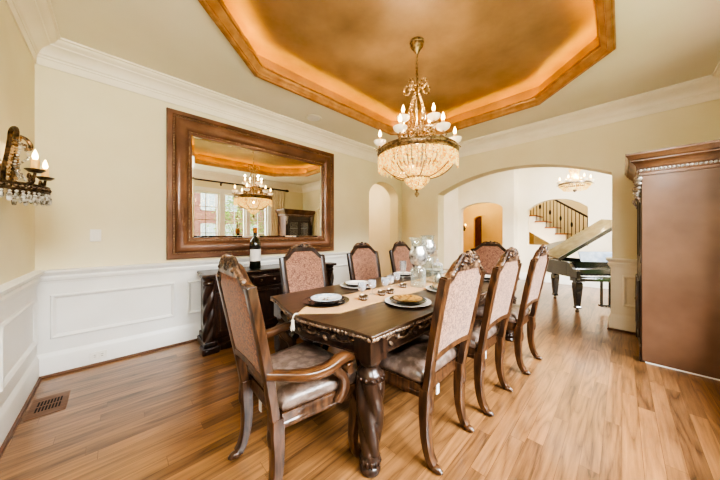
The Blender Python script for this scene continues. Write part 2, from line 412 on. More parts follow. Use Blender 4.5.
# windows
for i, (a, c) in enumerate(WIN):
    y0 = YD-.09
    f = MB(); w = .045
    f.box(a, c, y0-.04, y0+.03, WZ0, WZ0+w); f.box(a, c, y0-.04, y0+.03, WZ1-w, WZ1); f.box(a, a+w, y0-.04, y0+.03, WZ0+w, WZ1-w); f.box(c-w, c, y0-.04, y0+.03, WZ0+w, WZ1-w)
    wo = struct(f.build('window_%d' % (i+1), M['white'], smooth=0, bevel=.004))
    mu = MB(); mx = (a+c)/2
    mu.box(mx-.009, mx+.009, y0-.012, y0+.008, WZ0+w, WZ1-w)
    for k in range(1, 5):
        z = WZ0+w+(WZ1-WZ0-2*w)*k/5; mu.box(a+w, c-w, y0-.012, y0+.008, z-.008, z+.008)
    mu.build('muntin_grid', M['shade_metal'] if i == 1 else M['white'], wo, smooth=0)
    MB().box(a+w, c-w, y0-.003, y0+.001, WZ0+w, WZ1-w).build('glass_pane', M['pane'], wo, smooth=0)
cas = MB(); x0, x1 = WIN[0][0], WIN[-1][1]
for (a, c, z0, z1) in [(x0-.1, x0, WZ0-.1, WZ1+.1), (x1, x1+.1, WZ0-.1, WZ1+.1), (x0-.13, x1+.13, WZ0-.13, WZ0), (x0-.12, x1+.12, WZ1, WZ1+.11)] + [(WIN[k][1], WIN[k+1][0], WZ0, WZ1) for k in range(3)]:
    cas.box(a, c, YD, YD+.025, z0, z1)
struct(cas.build('trim_1', M['white'], smooth=0, bevel=.004))

# ceiling with an eight-sided tray
OCT = [(1.07,2.79),(3.42,2.79),(4.05,2.13),(4.05,.745),(3.36,.035),(1.07,.035),(.37,.745),(.37,2.13)]
OCT = OCT[::-1]                                   # counter-clockwise
OCT = [(2.2+(x-2.2)*.978, 1.42+(y-1.42)*.968) for x, y in OCT]
RECTC = [(XA-.2,YD-.2),(XC+.05,YD-.2),(XC+.05,YB+.2),(XA-.2,YB+.2)]
def cast(p, big):
    c = Vector((2.2,1.42)); d = Vector(p)-c; t = 1e9
    for lo, hi, k in ((RECTC[0][0], RECTC[1][0], 0), (RECTC[0][1], RECTC[2][1], 1)):
        if d[k] > 1e-6: t = min(t, (hi-c[k])/d[k])
        elif d[k] < -1e-6: t = min(t, (lo-c[k])/d[k])
    return tuple(c+d*t)
ring = []
pts = sorted([(atan2(p[1]-1.42, p[0]-2.2), 'o', p) for p in OCT]+[(atan2(p[1]-1.42, p[0]-2.2), 'r', p) for p in RECTC])
def oct_hit(a):
    c = Vector((2.2,1.42)); d = Vector((cos(a), sin(a)))
    for i in range(8):
        p = Vector(OCT[i]); q = Vector(OCT[(i+1) % 8]); e = q-p
        den = d.x*e.y-d.y*e.x
        if abs(den) < 1e-9: continue
        w = p-c; t = (w.x*e.y-w.y*e.x)/den; u = (w.x*d.y-w.y*d.x)/den
        if t > 0 and -1e-6 <= u <= 1+1e-6: return tuple(c+d*t)
inn, out = [], []
for a, k, p in pts:
    inn.append(p if k == 'o' else oct_hit(a)); out.append(cast(p, 0) if k == 'o' else p)
TR = 3.245
cb = MB(); n = len(inn)
vs = [(x,y,H) for x,y in inn]+[(x,y,H) for x,y in out]+[(x,y,H+.03) for x,y in inn]+[(x,y,H+.03) for x,y in out]
fs = []
for i in range(n):
    j = (i+1) % n
    fs += [(i,j,n+j,n+i), (2*n+i,2*n+j,3*n+j,3*n+i), (n+i,n+j,3*n+j,3*n+i)]
cb.add(vs, fs); struct(cb.build('ceiling', M['ceil'], smooth=0))
tb = MB()
def off(path, d):
    r = []; m = len(path)
    for i in range(m):
        p = Vector(path[i]); d0 = (p-Vector(path[i-1])).normalized(); d1 = (Vector(path[(i+1) % m])-p).normalized()
        n0 = Vector((-d0.y,d0.x)); n1 = Vector((-d1.y,d1.x)); mm = (n0+n1).normalized(); mm /= mm.dot(n0)
        r.append((p.x+mm.x*d, p.y+mm.y*d))
    return r
OUTER = off(OCT, -.005)
tb.add([(x,y,H) for x,y in OUTER]+[(x,y,TR) for x,y in OUTER], [(i,(i+1) % 8,8+(i+1) % 8,8+i) for i in range(8)]+[tuple(range(8,16))])
struct(tb.build('ceiling_tray', M['tray'], smooth=0))
mold = [(-.042,0),(-.042,-.010),(-.034,-.018),(-.022,-.018),(-.020,-.027),(.006,-.027),(.012,-.022),(.014,-.010),(.022,-.008),(.026,.004),(.05,.022),(.060,.042),(.062,.052),(.074,.054),(.076,.072),(.066,.074),(.058,.058),(.03,.022),(0,.012)]
mold = [(d, H+h) for d, h in mold]
struct(MB().sweep(OCT, mold, True, lambda x,y,h: (x,y,h)).build('trim_2', M['gold'], smooth=35))
led = off(OCT, .012)
ld = MB().sweep(led, [(0,H+.034),(.014,H+.034),(.014,H+.042),(0,H+.042)], True, lambda x,y,h: (x,y,h)).build('cove_light_strip', M['cove'], smooth=0)
tag(ld, 'orange glowing light strip hidden behind the gold tray ceiling moulding', 'light')
# crown moulding
crown = [(0,2.80),(.012,2.80),(.014,2.865),(.02,2.868),(.02,2.885),(.03,2.895),(.034,2.91),(.05,2.935),(.075,2.955),(.10,2.965),(.104,2.975),(.115,2.98),(.135,2.99),(.148,3.005),(.15,3.012),(.168,3.014),(.168,H+.004),(0,H+.004)]
ROOM = [(XA,YD),(XC,YD),(XC,YB),(XA,YB)]
struct(MB().sweep(ROOM, crown, True, lambda x,y,h: (x,y,h)).build('trim_3', M['crown'], smooth=25))
# wainscot, rail, base
PATHS = {'north': [(3.73,YB),(XA,YB),(XA,YD)], 'northeast': [(XC,2.673),(XC,YB),(4.70,YB)], 'southeast': [(3.72,YD),(XC,YD),(XC,.094),(5.09,.094)]}
k = 4
for nm, p in PATHS.items():
    c = nm == 'southeast'
    mw = M['white'] if nm == 'north' else M['crown']
    fn = lambda x,y,h: (x,y,h)
    struct(MB().sweep(p, [(0,.02),(.012,.02),(.012,.95),(0,.95)], False, fn).build('trim_%d' % k, mw, smooth=0)); k += 1
    struct(MB().sweep(p, [(0,.84),(.02,.84),(.024,.862),(.036,.868),(.042,.895),(.03,.91),(.045,.93),(.06,.942),(.062,.96),(.0,.966)], False, fn).build('trim_%d' % k, mw, smooth=30)); k += 1
    struct(MB().sweep(p, [(0,.0),(.03,.0),(.03,.172),(.025,.186),(.019,.198),(.013,.214),(0,.216)], False, fn).build('baseboard_'+nm, mw, smooth=30))
    struct(MB().sweep(p, [(.0,0),(.046,0),(.046,.010),(.039,.02),(.03,.024),(0,.024)], False, fn).build('baseboard_shoe_'+nm, M['shoe'], smooth=30))
def panel(mp, u0, u1, h0, h1, mat):
    global k
    pr = [(0,0),(.0,.012),(.006,.02),(.016,.022),(.022,.016),(.03,.012),(.034,.006),(.036,0)]
    b = MB().sweep([(u0,h0),(u1,h0),(u1,h1),(u0,h1)], pr, True, lambda u,h,w: mp(u,h,w))
    struct(b.build('trim_%d' % k, mat, smooth=30)); k += 1
for a in (-.44, .60, 1.635, 2.67): panel(lambda u,h,w: (u, YB-.012-w, h), a, a+.92, .335, .735, M['white'])
for a in (2.58, 1.54, .5, -.5): panel(lambda u,h,w: (XA+.012+w, u, h), a, a+.92, .335, .735, M['white'])
panel(lambda u,h,w: (XC-.012-w, u, h), -.72, -.005, .335, .745, M['crown'])
panel(lambda u,h,w: (XC-.012-w, u, h), 2.79, 3.5, .335, .735, M['crown'])

# passage behind the north arch, hall, foyer, stairwell
struct(MB().box(4.98,5.09,3.85,5.3,0,HF).build('wall_passage_east', M['wall_plain'], smooth=0))
struct(MB().box(3.0,5.09,5.2,5.3,0,HF).build('wall_passage_north', M['wall_plain'], smooth=0))
struct(MB().box(3.0,3.1,3.85,5.2,0,HF).build('wall_passage_west', M['amber'], smooth=0))
struct(MB().box(3.0,5.09,3.85,5.3,2.75,2.85).build('ceiling_passage', M['ceil'], smooth=0))
struct(MB().box(5.09,8.2,3.7,3.85,0,HF).build('wall_foyer_north', M['wall_plain'], smooth=0))
struct(arch_wall(lambda u,h,w: (8.0+w, u, h), 2.14, 3.7, 0, HF, .2, [(2.385, 3.62, 2.04, 2.27, 0, 'e')]).build('wall_foyer_east', M['wall_plain'], smooth=0))
struct(arch_wall(lambda u,h,w: (8.4+w, u, h), -2.3, 2.16, 0, HF, .2, [(.583, 1.87, 1.98, 2.24, 1.0, 's')]).build('wall_foyer_southeast', M['wall_plain'], smooth=0))
struct(MB().box(8.0,8.4,2.10,2.1395,0,HF).build('wall_foyer_return', M['wall_plain'], smooth=0))
struct(MB().box(5.09,8.6,-2.4,-2.3,0,HF).build('wall_foyer_south', M['wall_plain'], smooth=0))
struct(MB().box(5.0,8.6,-2.4,3.85,HF,HF+.1).build('ceiling_foyer', M['wall_plain'], smooth=0))
struct(MB().sweep([(5.09,.05),(5.09,-2.3),(8.4,-2.3),(8.4,2.10),(8.0,2.10),(8.0,2.385)], [(0,0),(.03,0),(.03,.17),(.012,.21),(0,.21)], False, lambda x,y,h: (x,y,h)).build('baseboard_foyer', M['white'], smooth=30))
struct(MB().box(8.2,11.7,2.14,2.24,0,4.6).build('wall_hall_south', M['amber'], smooth=0))
struct(MB().box(8.2,11.7,5.2,5.3,0,2.85).build('wall_hall_north', M['amber'], smooth=0))
struct(arch_wall(lambda u,h,w: (10.2+w, u, h), 2.24, 5.2, 0, 2.85, .15, [(3.41, 4.09, 1.86, 2.04, 0, 'e')]).build('wall_hall_east', M['amber'], smooth=0))
struct(MB().box(11.6,11.7,2.24,5.2,0,2.85).build('wall_hall_far', M['amber'], smooth=0))
struct(MB().box(8.2,11.7,2.14,5.3,2.85,2.95).build('ceiling_hall', M['amber'], smooth=0))
struct(MB().box(8.2,8.25,3.85,5.3,0,2.85).build('wall_hall_west', M['amber'], smooth=0))
d = struct(MB().box(11.54,11.6,4.30,4.78,0,2.1).build('door_1', M['door'], smooth=0, bevel=.006))
dp = MB()
for (z0,z1) in ((.15,.9),(1.02,1.95)): dp.box(11.525,11.54,4.36,4.72,z0,z1)
dp.build('raised_panel', M['door'], d, smooth=0, bevel=.01)
struct(MB().box(10.5,10.6,-1.2,2.14,0,4.6).build('wall_stair_east', M['wall'], smooth=0))
struct(MB().box(8.6,10.6,-1.3,-1.2,0,4.6).build('wall_stair_south', M['wall'], smooth=0))
struct(MB().box(8.4,10.6,-1.3,2.24,4.6,4.7).build('ceiling_stair', M['wall_plain'], smooth=0))
struct(MB().box(8.4,8.6,-1.3,2.24,HF,4.6).build('wall_stair_west', M['wall_plain'], smooth=0))
# staircase seen through the cut-out
st = thing('staircase', 'staircase with iron balusters and oak treads seen through the arched cut-out', 'staircase', (9.35,-.38,0))
rise, run = .19, .25; ns = 10
for i in range(ns):
    z = rise*(i+1); y = run*i
    MB().box(-.06,.95,y-.03,y+run,z-.035,z).build('tread', M['tread'], st, smooth=0, bevel=.006)
    MB().box(.0,.95,y,y+.02,z-rise,z-.035).build('riser', M['white'], st, smooth=0)
sp = [(0,0)]
prof = []
for i in range(ns): prof += [(run*i+.001, rise*i), (run*i+.001, rise*(i+1)-.036)]
prof += [(run*ns, rise*ns-.036), (run*ns, rise*ns-.45), (.35, 0)]
MB().prism(prof, -.02, .02, 'x').build('stringer', M['wall_plain'], st, smooth=0)
MB().prism([(.4,0),(run*ns,rise*ns-.45),(run*ns,rise*ns-.40),(.33,0)], .02, .95, 'x').build('soffit', M['wall_plain'], st, smooth=0)
for i in range(ns):
    for q in (.04,.125,.21):
        y = run*i+q; z0 = rise*(i+1); z1 = rise*(y/run+1)+.78
        b = MB().tube([(0,y,z0),(0,y,z1)], .009, 6)
        if q == .125: b.ell((0,y,(z0+z1)/2), (.03,.03,.08), 6, 5)
        b.build('baluster', M['black_iron'], st)
ya, yb = -.15, run*ns
MB().tube([(0,ya,rise*(ya/run+1)+.80),(0,yb,rise*(yb/run+1)+.80)], 1, prof=rect(.07,.05)).build('handrail', M['ebony'], st)
MB().box(-.045,.045,-.2,-.11,0,1.12).cbox((0,-.155,1.14),(.11,.11,.04)).build('newel_post', M['ebony'], st, bevel=.006)

# small wall and floor fittings
sw = tag(MB().box(-.195,-.117,YB-.012,YB,1.215,1.335).build('light_switch', M['plastic'], smooth=0, bevel=.004), 'cream rocker light switch plate on the bare wall left of the mirror', 'light switch')
MB().box(-.174,-.138,YB-.017,YB-.012,1.245,1.305).build('rocker', M['plastic'], sw, smooth=0, bevel=.002)
ou = tag(MB().box(-.195,-.075,YB-.036,YB-.03,.06,.135).build('wall_outlet', M['plastic'], smooth=0, bevel=.003), 'white electrical outlet set sideways in the white baseboard', 'outlet')
for x in (-.16,-.11):
    sk = MB().box(x-.018,x+.018,YB-.039,YB-.036,.076,.118).build('socket', M['plastic'], ou, smooth=0, bevel=.002)
    MB().box(x-.008,x+.008,YB-.0395,YB-.039,.086,.089).box(x-.008,x+.008,YB-.0395,YB-.039,.104,.107).build('socket_slot', M['slot'], sk, smooth=0)
ve = thing('floor_vent', 'wooden floor register with two rows of dark slots in the corner by the wall', 'floor vent', (-.372,2.995,0))
MB().box(-.095,.095,-.155,.155,0,.004).build('vent_plate', M['vent'], ve, smooth=0, bevel=.002)
for r in (-1, 1):
    for i in range(8):
        x = -.056+.016*i
        MB().box(x-.0045,x+.0045,r*.045-.036,r*.045+.036,.0035,.0048).build('vent_slot', M['slot'], ve, smooth=0)
cs = thing('ceiling_speaker', 'round flush speaker in the flat ceiling above the mirror', 'speaker', (2.117,3.20,H))
MB().lathe([(.0,-.004),(.095,-.004),(.105,-.008),(.118,-.008),(.122,0),(0,0)], 32).build('rim', M['ceil'], cs)
MB().lathe([(0,-.0065),(.094,-.006),(.094,-.003),(0,-.003)], 32).build('speaker_grille', M['plastic'], cs)
# ------------------------------------------------------------------ mirror
mx0, mx1, mz0, mz1 = .40, 2.785, 1.0, 2.725
mr = thing('wall_mirror', 'large rectangular mirror in a wide copper brown frame on the long wall', 'mirror', ((mx0+mx1)/2, YB, mz0))
ox, oz = (mx0+mx1)/2, mz0
mpath = [(mx0-ox,0),(mx1-ox,0),(mx1-ox,mz1-oz),(mx0-ox,mz1-oz)]
mfn = lambda x,z,h: (x,-h,z)
mpf = [(0,.001),(0,.045),(.008,.055),(.05,.055),(.056,.048),(.074,.048),(.08,.06),(.095,.072),(.115,.078),(.14,.074),(.17,.06),(.195,.042),(.205,.034),(.226,.034),(.232,.03),(.246,.026),(.246,.001)]
MB().sweep(mpath, mpf, True, mfn).build('mirror_frame', M['mframe'], mr, smooth=35)
def beads(d, h, r, step):
    b = MB(); q = off(mpath, d)
    for i in range(4):
        p0 = Vector(q[i]); p1 = Vector(q[(i+1) % 4]); n = int((p1-p0).length/step)
        for j in range(n):
            p = p0.lerp(p1, j/n); b.ell((p.x,-h,p.y), r, 6, 4)
    return b
beads(.065, .05, .0075, .019).build('outer_bead_row', M['mbead'], mr)
beads(.216, .035, .0065, .017).build('inner_bead_row', M['mbead'], mr)
i0, i1, j0, j1 = mx0-ox+.24, mx1-ox-.24, .24, mz1-oz-.24
MB().box(i0,i1,-.014,-.010,j0,j1).build('mirror_glass', M['mirror'], mr, smooth=0)
bq = MB()
bq.sweep([(i0,j0),(i1,j0),(i1,j1),(i0,j1)], [(0,.0145),(.0,.0150),(.03,.0185),(.031,.0145)], True, mfn)
bq.build('bevelled_glass_edge', M['mirror'], mr, smooth=0)

# ------------------------------------------------------------------ dining table
tbl = thing('dining_table', 'long dark carved dining table with bowed ends and twisted legs', 'table', (2.22,1.445,0))
HL, HW = 1.31, .585
def outline(d=0, n=28):
    pts = []
    hw = HW-d; hl = HL-d
    for i in range(n+1):
        y = -hw+2*hw*i/n; pts.append((hl+.10*.5*(1+cos(pi*y/hw)), y))
    for i in range(n+1):
        y = hw-2*hw*i/n; pts.append((-hl-.10*.5*(1+cos(pi*y/hw)), y))
    return pts
def resample(poly, step):
    out = []; m = len(poly); carry = 0
    for i in range(m):
        p = Vector(poly[i]); q = Vector(poly[(i+1) % m]); L = (q-p).length
        if L < 1e-6: continue
        t = carry
        while t < L:
            out.append((p.lerp(q, t/L), (q-p)/L)); t += step
        carry = t-L
    return out
MB().prism(outline(.004), .752, .772).build('tabletop', M['tabletop'], tbl, smooth=30, bevel=.004)
g = MB()
for p, t in resample(outline(.012), .026):
    a = atan2(t.y, t.x)
    g.ell((p.x,p.y,.747), (.0155,.015,.014), 6, 5, Matrix.Rotation(a+.5, 4, 'Z'))
g.prism(outline(.014), .738, .753)
g.build('gadroon_edge', M['gilt'], tbl)
ap = MB()
o1 = outline(.05); o2 = outline(.075)
ap.loft([[(x,y,z) for x,y in q] for q, z in ((outline(.03),.740),(outline(.035),.73),(o1,.722),(o1,.66),(outline(.04),.652),(outline(.03),.645),(outline(.03),.637),(outline(.042),.628),(o2,.628),(o2,.74))], cap=False)
ap.build('apron', M['wood_dk'], tbl, smooth=40)
vine = MB(); path = resample(o1, .02)
# scrolling vine carved along the apron
for side in range(2):
    pass
L = len(path)
pts3 = []
for i, (p, t) in enumerate(path):
    nrm = Vector((t.y,-t.x)); s = i*.02
    pts3.append((p.x+nrm.x*.004, p.y+nrm.y*.004, .69+.018*sin(s*2*pi/.24)))
    if i % 3 == 0:
        k2 = (i//3) % 4
        a = atan2(t.y, t.x)
        R = Matrix.Rotation(a, 4, 'Z') @ Matrix.Rotation((.7 if k2 < 2 else -.7), 4, 'Y')
        vine.ell((p.x+nrm.x*.005, p.y+nrm.y*.005, .69-.022*sin(s*2*pi/.24)), (.024,.008,.011), 7, 5, R)
    if i % 12 == 6:
        vine.ell((p.x+nrm.x*.006, p.y+nrm.y*.006, .69), (.014,.014,.014), 8, 6)
vine.tube(pts3, .0065, 5, closed=True)
vine.build('carved_vine', M['gilt'], tbl)
def leg_mb():
    b = MB()
    low = [(.0,0),(.052,0),(.058,.012),(.055,.03),(.044,.04),(.046,.05),(.054,.06),(.056,.075),(.05,.09),(.046,.10)]
    top = [(.066,.50),(.072,.51),(.072,.53),(.062,.545),(.05,.555),(.045,.575),(.056,.585),(.06,.60),(.06,.615),(.0,.616)]
    b.lathe(low, 20); 
    mid = [(.046+.026*min(1,(k/40)*1.5)-.004*(k/40)**4, .10+.40*k/40) for k in range(41)]
    b.lathe(mid, 40, f=lambda a,z: 1+.16*(abs(sin(2*a+13*z))**.7*2-1))
    b.lathe(top, 20)
    for k in range(14):
        a = 2*pi*k/14; b.ell((.072*cos(a), .072*sin(a), .52), .010, 6, 4)
        b.ell((.052*cos(a), .052*sin(a), .062), (.010,.010,.02), 6, 4)
    b.cbox((0,0,.675), (.125,.125,.13))
    return b
lg = None
for sx in (-1, 1):
    for sy in (-1, 1):
        if lg is None: lg = leg_mb().build('leg', M['wood_dk'], tbl, smooth=50); o = lg
        else: o = lg.copy(); COL.objects.link(o); o.parent = tbl
        o.location = (sx*1.225, sy*.492, 0)
cnr = MB()
for sx in (-1, 1):
    for sy in (-1, 1):
        for ax in range(2):
            c = (sx*(HL-.048), sy*.50, .69) if ax == 0 else (sx*1.22, sy*(HW-.046), .69)
            for k in range(8):
                a = 2*pi*k/8; d = (.0,.016*cos(a),.016*sin(a)) if ax == 0 else (.016*cos(a),.0,.016*sin(a))
                cnr.ell((c[0]+d[0],c[1]+d[1],c[2]+d[2]), .009, 6, 4)
            cnr.ell(c, .010, 6, 4)
cnr.build('corner_rosettes', M['silver'], tbl)

# ------------------------------------------------------------------ chairs
def lean(z): return -.215-(max(z,.42)-.42)*.185-.02*max(0,(z-.8))
def make_chair(name, loc, rz, fab, wood, label, group, hw=.25, arms=False, fab_front=None, tagged=True):
    ch = thing(name, label, 'chair', loc, rz, group)
    ff = fab_front or M['dam_p']
    # rear legs + stiles
    for s in (-1, 1):
        z = [.40,.55,.70,.85,1.0,1.055]; xs = [hw-.04,hw-.03,hw-.02,hw-.012,hw-.01,hw-.012]
        P = curve([(s*x, lean(q), q) for x, q in zip(xs, z)], 3)
        MB().tube(P, 1, prof=rect(.044,.054), up=(1,0,0)).build('stile', wood, ch, smooth=45)
        P = curve([(s*(hw-.04),-.212,.43),(s*(hw-.04),-.21,.36),(s*(hw-.042),-.205,.25),(s*(hw-.042),-.21,.15),(s*(hw-.042),-.228,.07),(s*(hw-.042),-.252,.03)], 4)
        W = curve1([1.0,1.12,1.0,.88,.8,.78], 4)
        b = MB().tube(P, W, prof=rect(.058,.064), up=(1,0,0))
        x = s*(hw-.042)
        b.ell((x,-.265,.02), (.025,.04,.02), 10, 6); b.ell((x,-.285,.016), (.02,.024,.015), 8, 5)
        b.ell((x,-.232,.34), (.028,.02,.055), 8, 6); b.ell((x+s*.026,-.21,.345), (.012,.026,.05), 8, 6)
        b.build('rear_leg', wood, ch, smooth=45)
    # back: arched panel
    pw = hw-.03
    def ztop(x):
        t = min(1, max(0, (pw-abs(x))/(pw-.10)))
        t = t*t*(3-2*t); return 1.03+.085*t
    zb = lambda x: .625+.018*(1-(x/pw)**2)
    def surf(off, bul):
        def fn(u, v):
            x = -pw+2*pw*u; z = zb(x)+(ztop(x)-zb(x))*v
            e = (1-(2*u-1)**4)*(1-(2*v-1)**4)
            return (x, lean(z)+off+bul*e, z)
        return fn
    b = MB(); b.grid(surf(-.014,-.008), 14, 18); b.grid(surf(.0,0), 14, 18)
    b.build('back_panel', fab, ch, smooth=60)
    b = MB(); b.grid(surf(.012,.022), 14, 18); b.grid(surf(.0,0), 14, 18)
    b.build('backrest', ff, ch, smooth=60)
    xs = [-hw+.005+2*(hw-.005)*i/24 for i in range(25)]
    MB().tube([(x, lean(ztop(x)), ztop(max(-pw,min(pw,x)))+.012) for x in xs], 1, prof=rect(.044,.036), up=(0,1,0)).build('top_rail', wood, ch, smooth=45)
    MB().tube([(x, lean(.61), zb(max(-pw,min(pw,x)))-.012) for x in [-pw+2*pw*i/14 for i in range(15)]], 1, prof=rect(.036,.046), up=(0,1,0)).build('lower_rail', wood, ch, smooth=45)
    # carved crest
    c = MB(); y0 = lean(1.15)
    for i in range(9):
        a = -1.25+2.5*i/8
        r = .062 if i % 2 == 0 else .054
        R = Matrix.Rotation(a, 4, 'Y')
        for k, (q, w) in enumerate(((.02,.010),(.036,.013),(r-.012,.014))):
            c.ell((sin(a)*q*1.5, y0-.002, 1.118+cos(a)*q*1.15), (w,.022,.017), 7, 5, R)
    c.ell((0,y0,1.125), (.032,.027,.024), 10, 6)
    for s in (-1, 1):
        sp = spiral((s*.112,y0,1.118), .036, .006, (pi if s > 0 else 0), (pi if s > 0 else 0)-s*3.6*pi/1.3, 22)
        c.tube(sp, [.014-.007*i/22 for i in range(23)], 7)
        c.ell((s*.112,y0,1.118), (.016,.024,.016), 8, 6)
        for k in range(4):
            t = k/3; x = s*(.135+.055*t); R = Matrix.Rotation(s*(.5+.5*t), 4, 'Y')
            c.ell((x,y0+.008,1.108-.036*t), (.026-.006*t,.018,.014), 8, 5, R)
        c.tube(curve([(s*.05,y0,1.172),(s*.09,y0,1.165),(s*.135,y0,1.135),(s*.175,y0+.01,1.09)], 4), curve1([.012,.012,.011,.007], 4), 7)
    c.prism([(-.15,1.09),(.15,1.09),(.12,1.13),(.06,1.16),(-.06,1.16),(-.12,1.13)], y0-.014, y0+.014, 'y')
    c.build('carved_crest', M['carve'], ch, smooth=50)
    if fab is not M['dam_p'] and tagged:
        MB().box(-.06,-.03,-.19,-.184,.315,.375).build('fabric_tag', M['paper'], ch, smooth=0)
    # seat
    wr, wf, yr, yf = hw-.015, hw+.035, -.19, .25
    def trap(d, z):
        pts = []
        for i in range(9): t = i/8; pts.append((-(wr-d)+2*(wr-d)*t, yr+d, z))
        for i in range(1,9): t = i/8; pts.append((wr-d+(wf-wr)*t, yr+d+(yf-yr-2*d)*t, z))
        for i in range(1,9): t = i/8; pts.append((wf-d-2*(wf-d)*t, yf-d+.018*sin(pi*t), z))
        for i in range(1,8): t = i/8; pts.append((-(wf-d)+(wf-wr)*t, yf-d-(yf-yr-2*d)*t, z))
        return pts
    MB().loft([trap(.0,.375),trap(-.004,.385),trap(-.004,.40),trap(.0,.405),trap(0,.445),trap(.02,.45)]).build('seat_rail', wood, ch, smooth=40)
    MB().loft([trap(.012,.445),trap(.0,.46),trap(-.002,.48),trap(.006,.502),trap(.03,.522),trap(.08,.536),trap(.14,.542),trap(.2,.544)]).build('seat_cushion', M['seat'], ch, smooth=70)
    for s in (-1, 1):
        x = s*(wf-.03)
        P = curve([(x,.215,.41),(x+s*.012,.24,.35),(x+s*.006,.235,.25),(x,.225,.15),(x,.235,.07),(x,.255,.03)], 4)
        b = MB().tube(P, curve1([1.1,1.25,1.02,.86,.78,.85], 4), prof=rect(.056,.056), up=(1,0,0))
        b.ell((x,.266,.02), (.024,.034,.02), 10, 6); b.tube([(x-.022,.285,.034),(x+.022,.285,.034)], .015, 8)
        b.ell((x+s*.008,.258,.35), (.026,.02,.055), 8, 6)
        b.build('front_leg', wood, ch, smooth=45)
        if arms:
            P = curve([(s*(hw-.012),-.262,.655),(s*(hw+.02),-.20,.645),(s*(hw+.058),-.10,.625),(s*(hw+.068),.0,.622),(s*(hw+.062),.08,.638),(s*(hw+.056),.135,.64),(s*(hw+.052),.168,.618),(s*(hw+.05),.165,.588),(s*(hw+.05),.14,.582)], 5)
            W = curve1([.85,.9,1.1,1.2,1.15,1.1,.85,.7,.5], 5)
            a = MB().tube(P, W, prof=rect(.052,.038), up=(0,0,1))
            a.build('arm', M['arm'], ch, smooth=50)
            Q = curve([(s*(hw+.02),.10,.40),(s*(hw+.034),.135,.46),(s*(hw+.046),.12,.53),(s*(hw+.054),.07,.585),(s*(hw+.058),.06,.625)], 5)
            q = MB().tube(Q, curve1([1.1,1.2,.9,.85,1.0], 5), prof=rect(.05,.036), up=(1,0,0))
            q.tube([(s*(hw+.022),.15,.565),(s*(hw+.078),.15,.565)], .022, 10)
            q.build('arm_support', M['wood'], ch, smooth=50)
    return ch
G = 'carved dining chairs round the table'
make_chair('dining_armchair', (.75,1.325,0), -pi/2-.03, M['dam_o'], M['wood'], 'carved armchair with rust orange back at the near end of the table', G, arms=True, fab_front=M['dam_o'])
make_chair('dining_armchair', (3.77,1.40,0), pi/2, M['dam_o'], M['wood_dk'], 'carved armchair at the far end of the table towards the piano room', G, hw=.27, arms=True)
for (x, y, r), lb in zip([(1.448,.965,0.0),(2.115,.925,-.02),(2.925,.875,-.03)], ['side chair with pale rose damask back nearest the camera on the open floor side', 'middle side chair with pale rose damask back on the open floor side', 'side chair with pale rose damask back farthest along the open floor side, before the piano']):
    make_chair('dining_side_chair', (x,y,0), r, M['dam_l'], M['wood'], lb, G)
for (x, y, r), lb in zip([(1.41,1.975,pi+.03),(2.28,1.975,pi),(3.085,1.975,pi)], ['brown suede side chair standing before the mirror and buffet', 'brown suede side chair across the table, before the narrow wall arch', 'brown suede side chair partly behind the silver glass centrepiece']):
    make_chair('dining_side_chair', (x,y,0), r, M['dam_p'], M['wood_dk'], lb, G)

# ------------------------------------------------------------------ buffet
bf = thing('buffet_sideboard', 'dark carved buffet with twisted corner columns under the mirror', 'sideboard', (1.535,3.30,0))
hw, y0, y1 = .875, -.24, .255
def bfp(d):
    p = [(-hw-d,y0-d),(-hw+.12+d,y0-d),(-hw+.14+d,y0+.035-d),(hw-.14-d,y0+.035-d),(hw-.12-d,y0-d),(hw+d,y0-d),(hw+d,y0+.11+d),(hw-.05+d,y0+.13+d),(hw-.05+d,y1),(-hw+.05-d,y1),(-hw+.05-d,y0+.13+d),(-hw-d,y0+.11+d)]
    return p
MB().prism(bfp(.02),0,.075).prism(bfp(.0),.075,.13).build('plinth', M['ebony'], bf, smooth=0, bevel=.012)
MB().box(-hw+.07,hw-.07,y0+.05,y1,.13,.81).build('carcass', M['ebony'], bf, smooth=0, bevel=.004)
MB().prism(bfp(.022), .815, .85).build('top_slab', M['ebony'], bf, smooth=0, bevel=.012)
for s in (-1, 1):
    b = MB().lathe([(.05,.13+.60*k/60) for k in range(61)], 24, (s*(hw-.055),y0+.055,0), f=lambda a,z: 1+.24*(abs(sin(1.5*a-16*z))*2-1))
    b.lathe([(0,.73),(.05,.73),(.058,.75),(.058,.765),(.045,.78),(.06,.80),(.06,.815),(0,.815)], 16, (s*(hw-.055),y0+.055,0))
    b.build('twisted_column', M['ebony'], bf, smooth=60)
for i in range(4):
    a = -hw+.10+i*.4025; c = a+.395
    dr = MB().box(a,c,y0+.035,y0+.05,.66,.79).box(a+.02,c-.02,y0+.026,y0+.035,.68,.77).build('drawer', M['ebony'], bf, smooth=0, bevel=.005)
    for x in (a+.11, c-.11): MB().ell((x,y0+.012,.725), (.016,.014,.016), 8, 6).tube([(x,y0+.03,.725),(x,y0+.012,.725)], .006, 6).build('knob', M['brass'], dr)
    d = MB().box(a,c,y0+.035,y0+.05,.15,.64).sweep([(a+.04,.19),(c-.04,.19),(c-.04,.60),(a+.04,.60)], [(0,0),(0,.014),(.02,.018),(.03,0)], True, lambda x,z,h: (x,y0+.035-h,z)).build('cupboard_door', M['ebony'], bf, smooth=0, bevel=.003)
    xk = c-.03 if i % 2 == 0 else a+.03
    MB().ell((xk,y0+.014,.42), (.012,.012,.02), 8, 6).tube([(xk,y0+.03,.42),(xk,y0+.014,.42)], .005, 6).build('knob', M['brass'], d)
wb = thing('wine_bottle', 'oversized dark wine bottle with a pale label standing on the buffet', 'bottle', (1.275,3.27,.85))
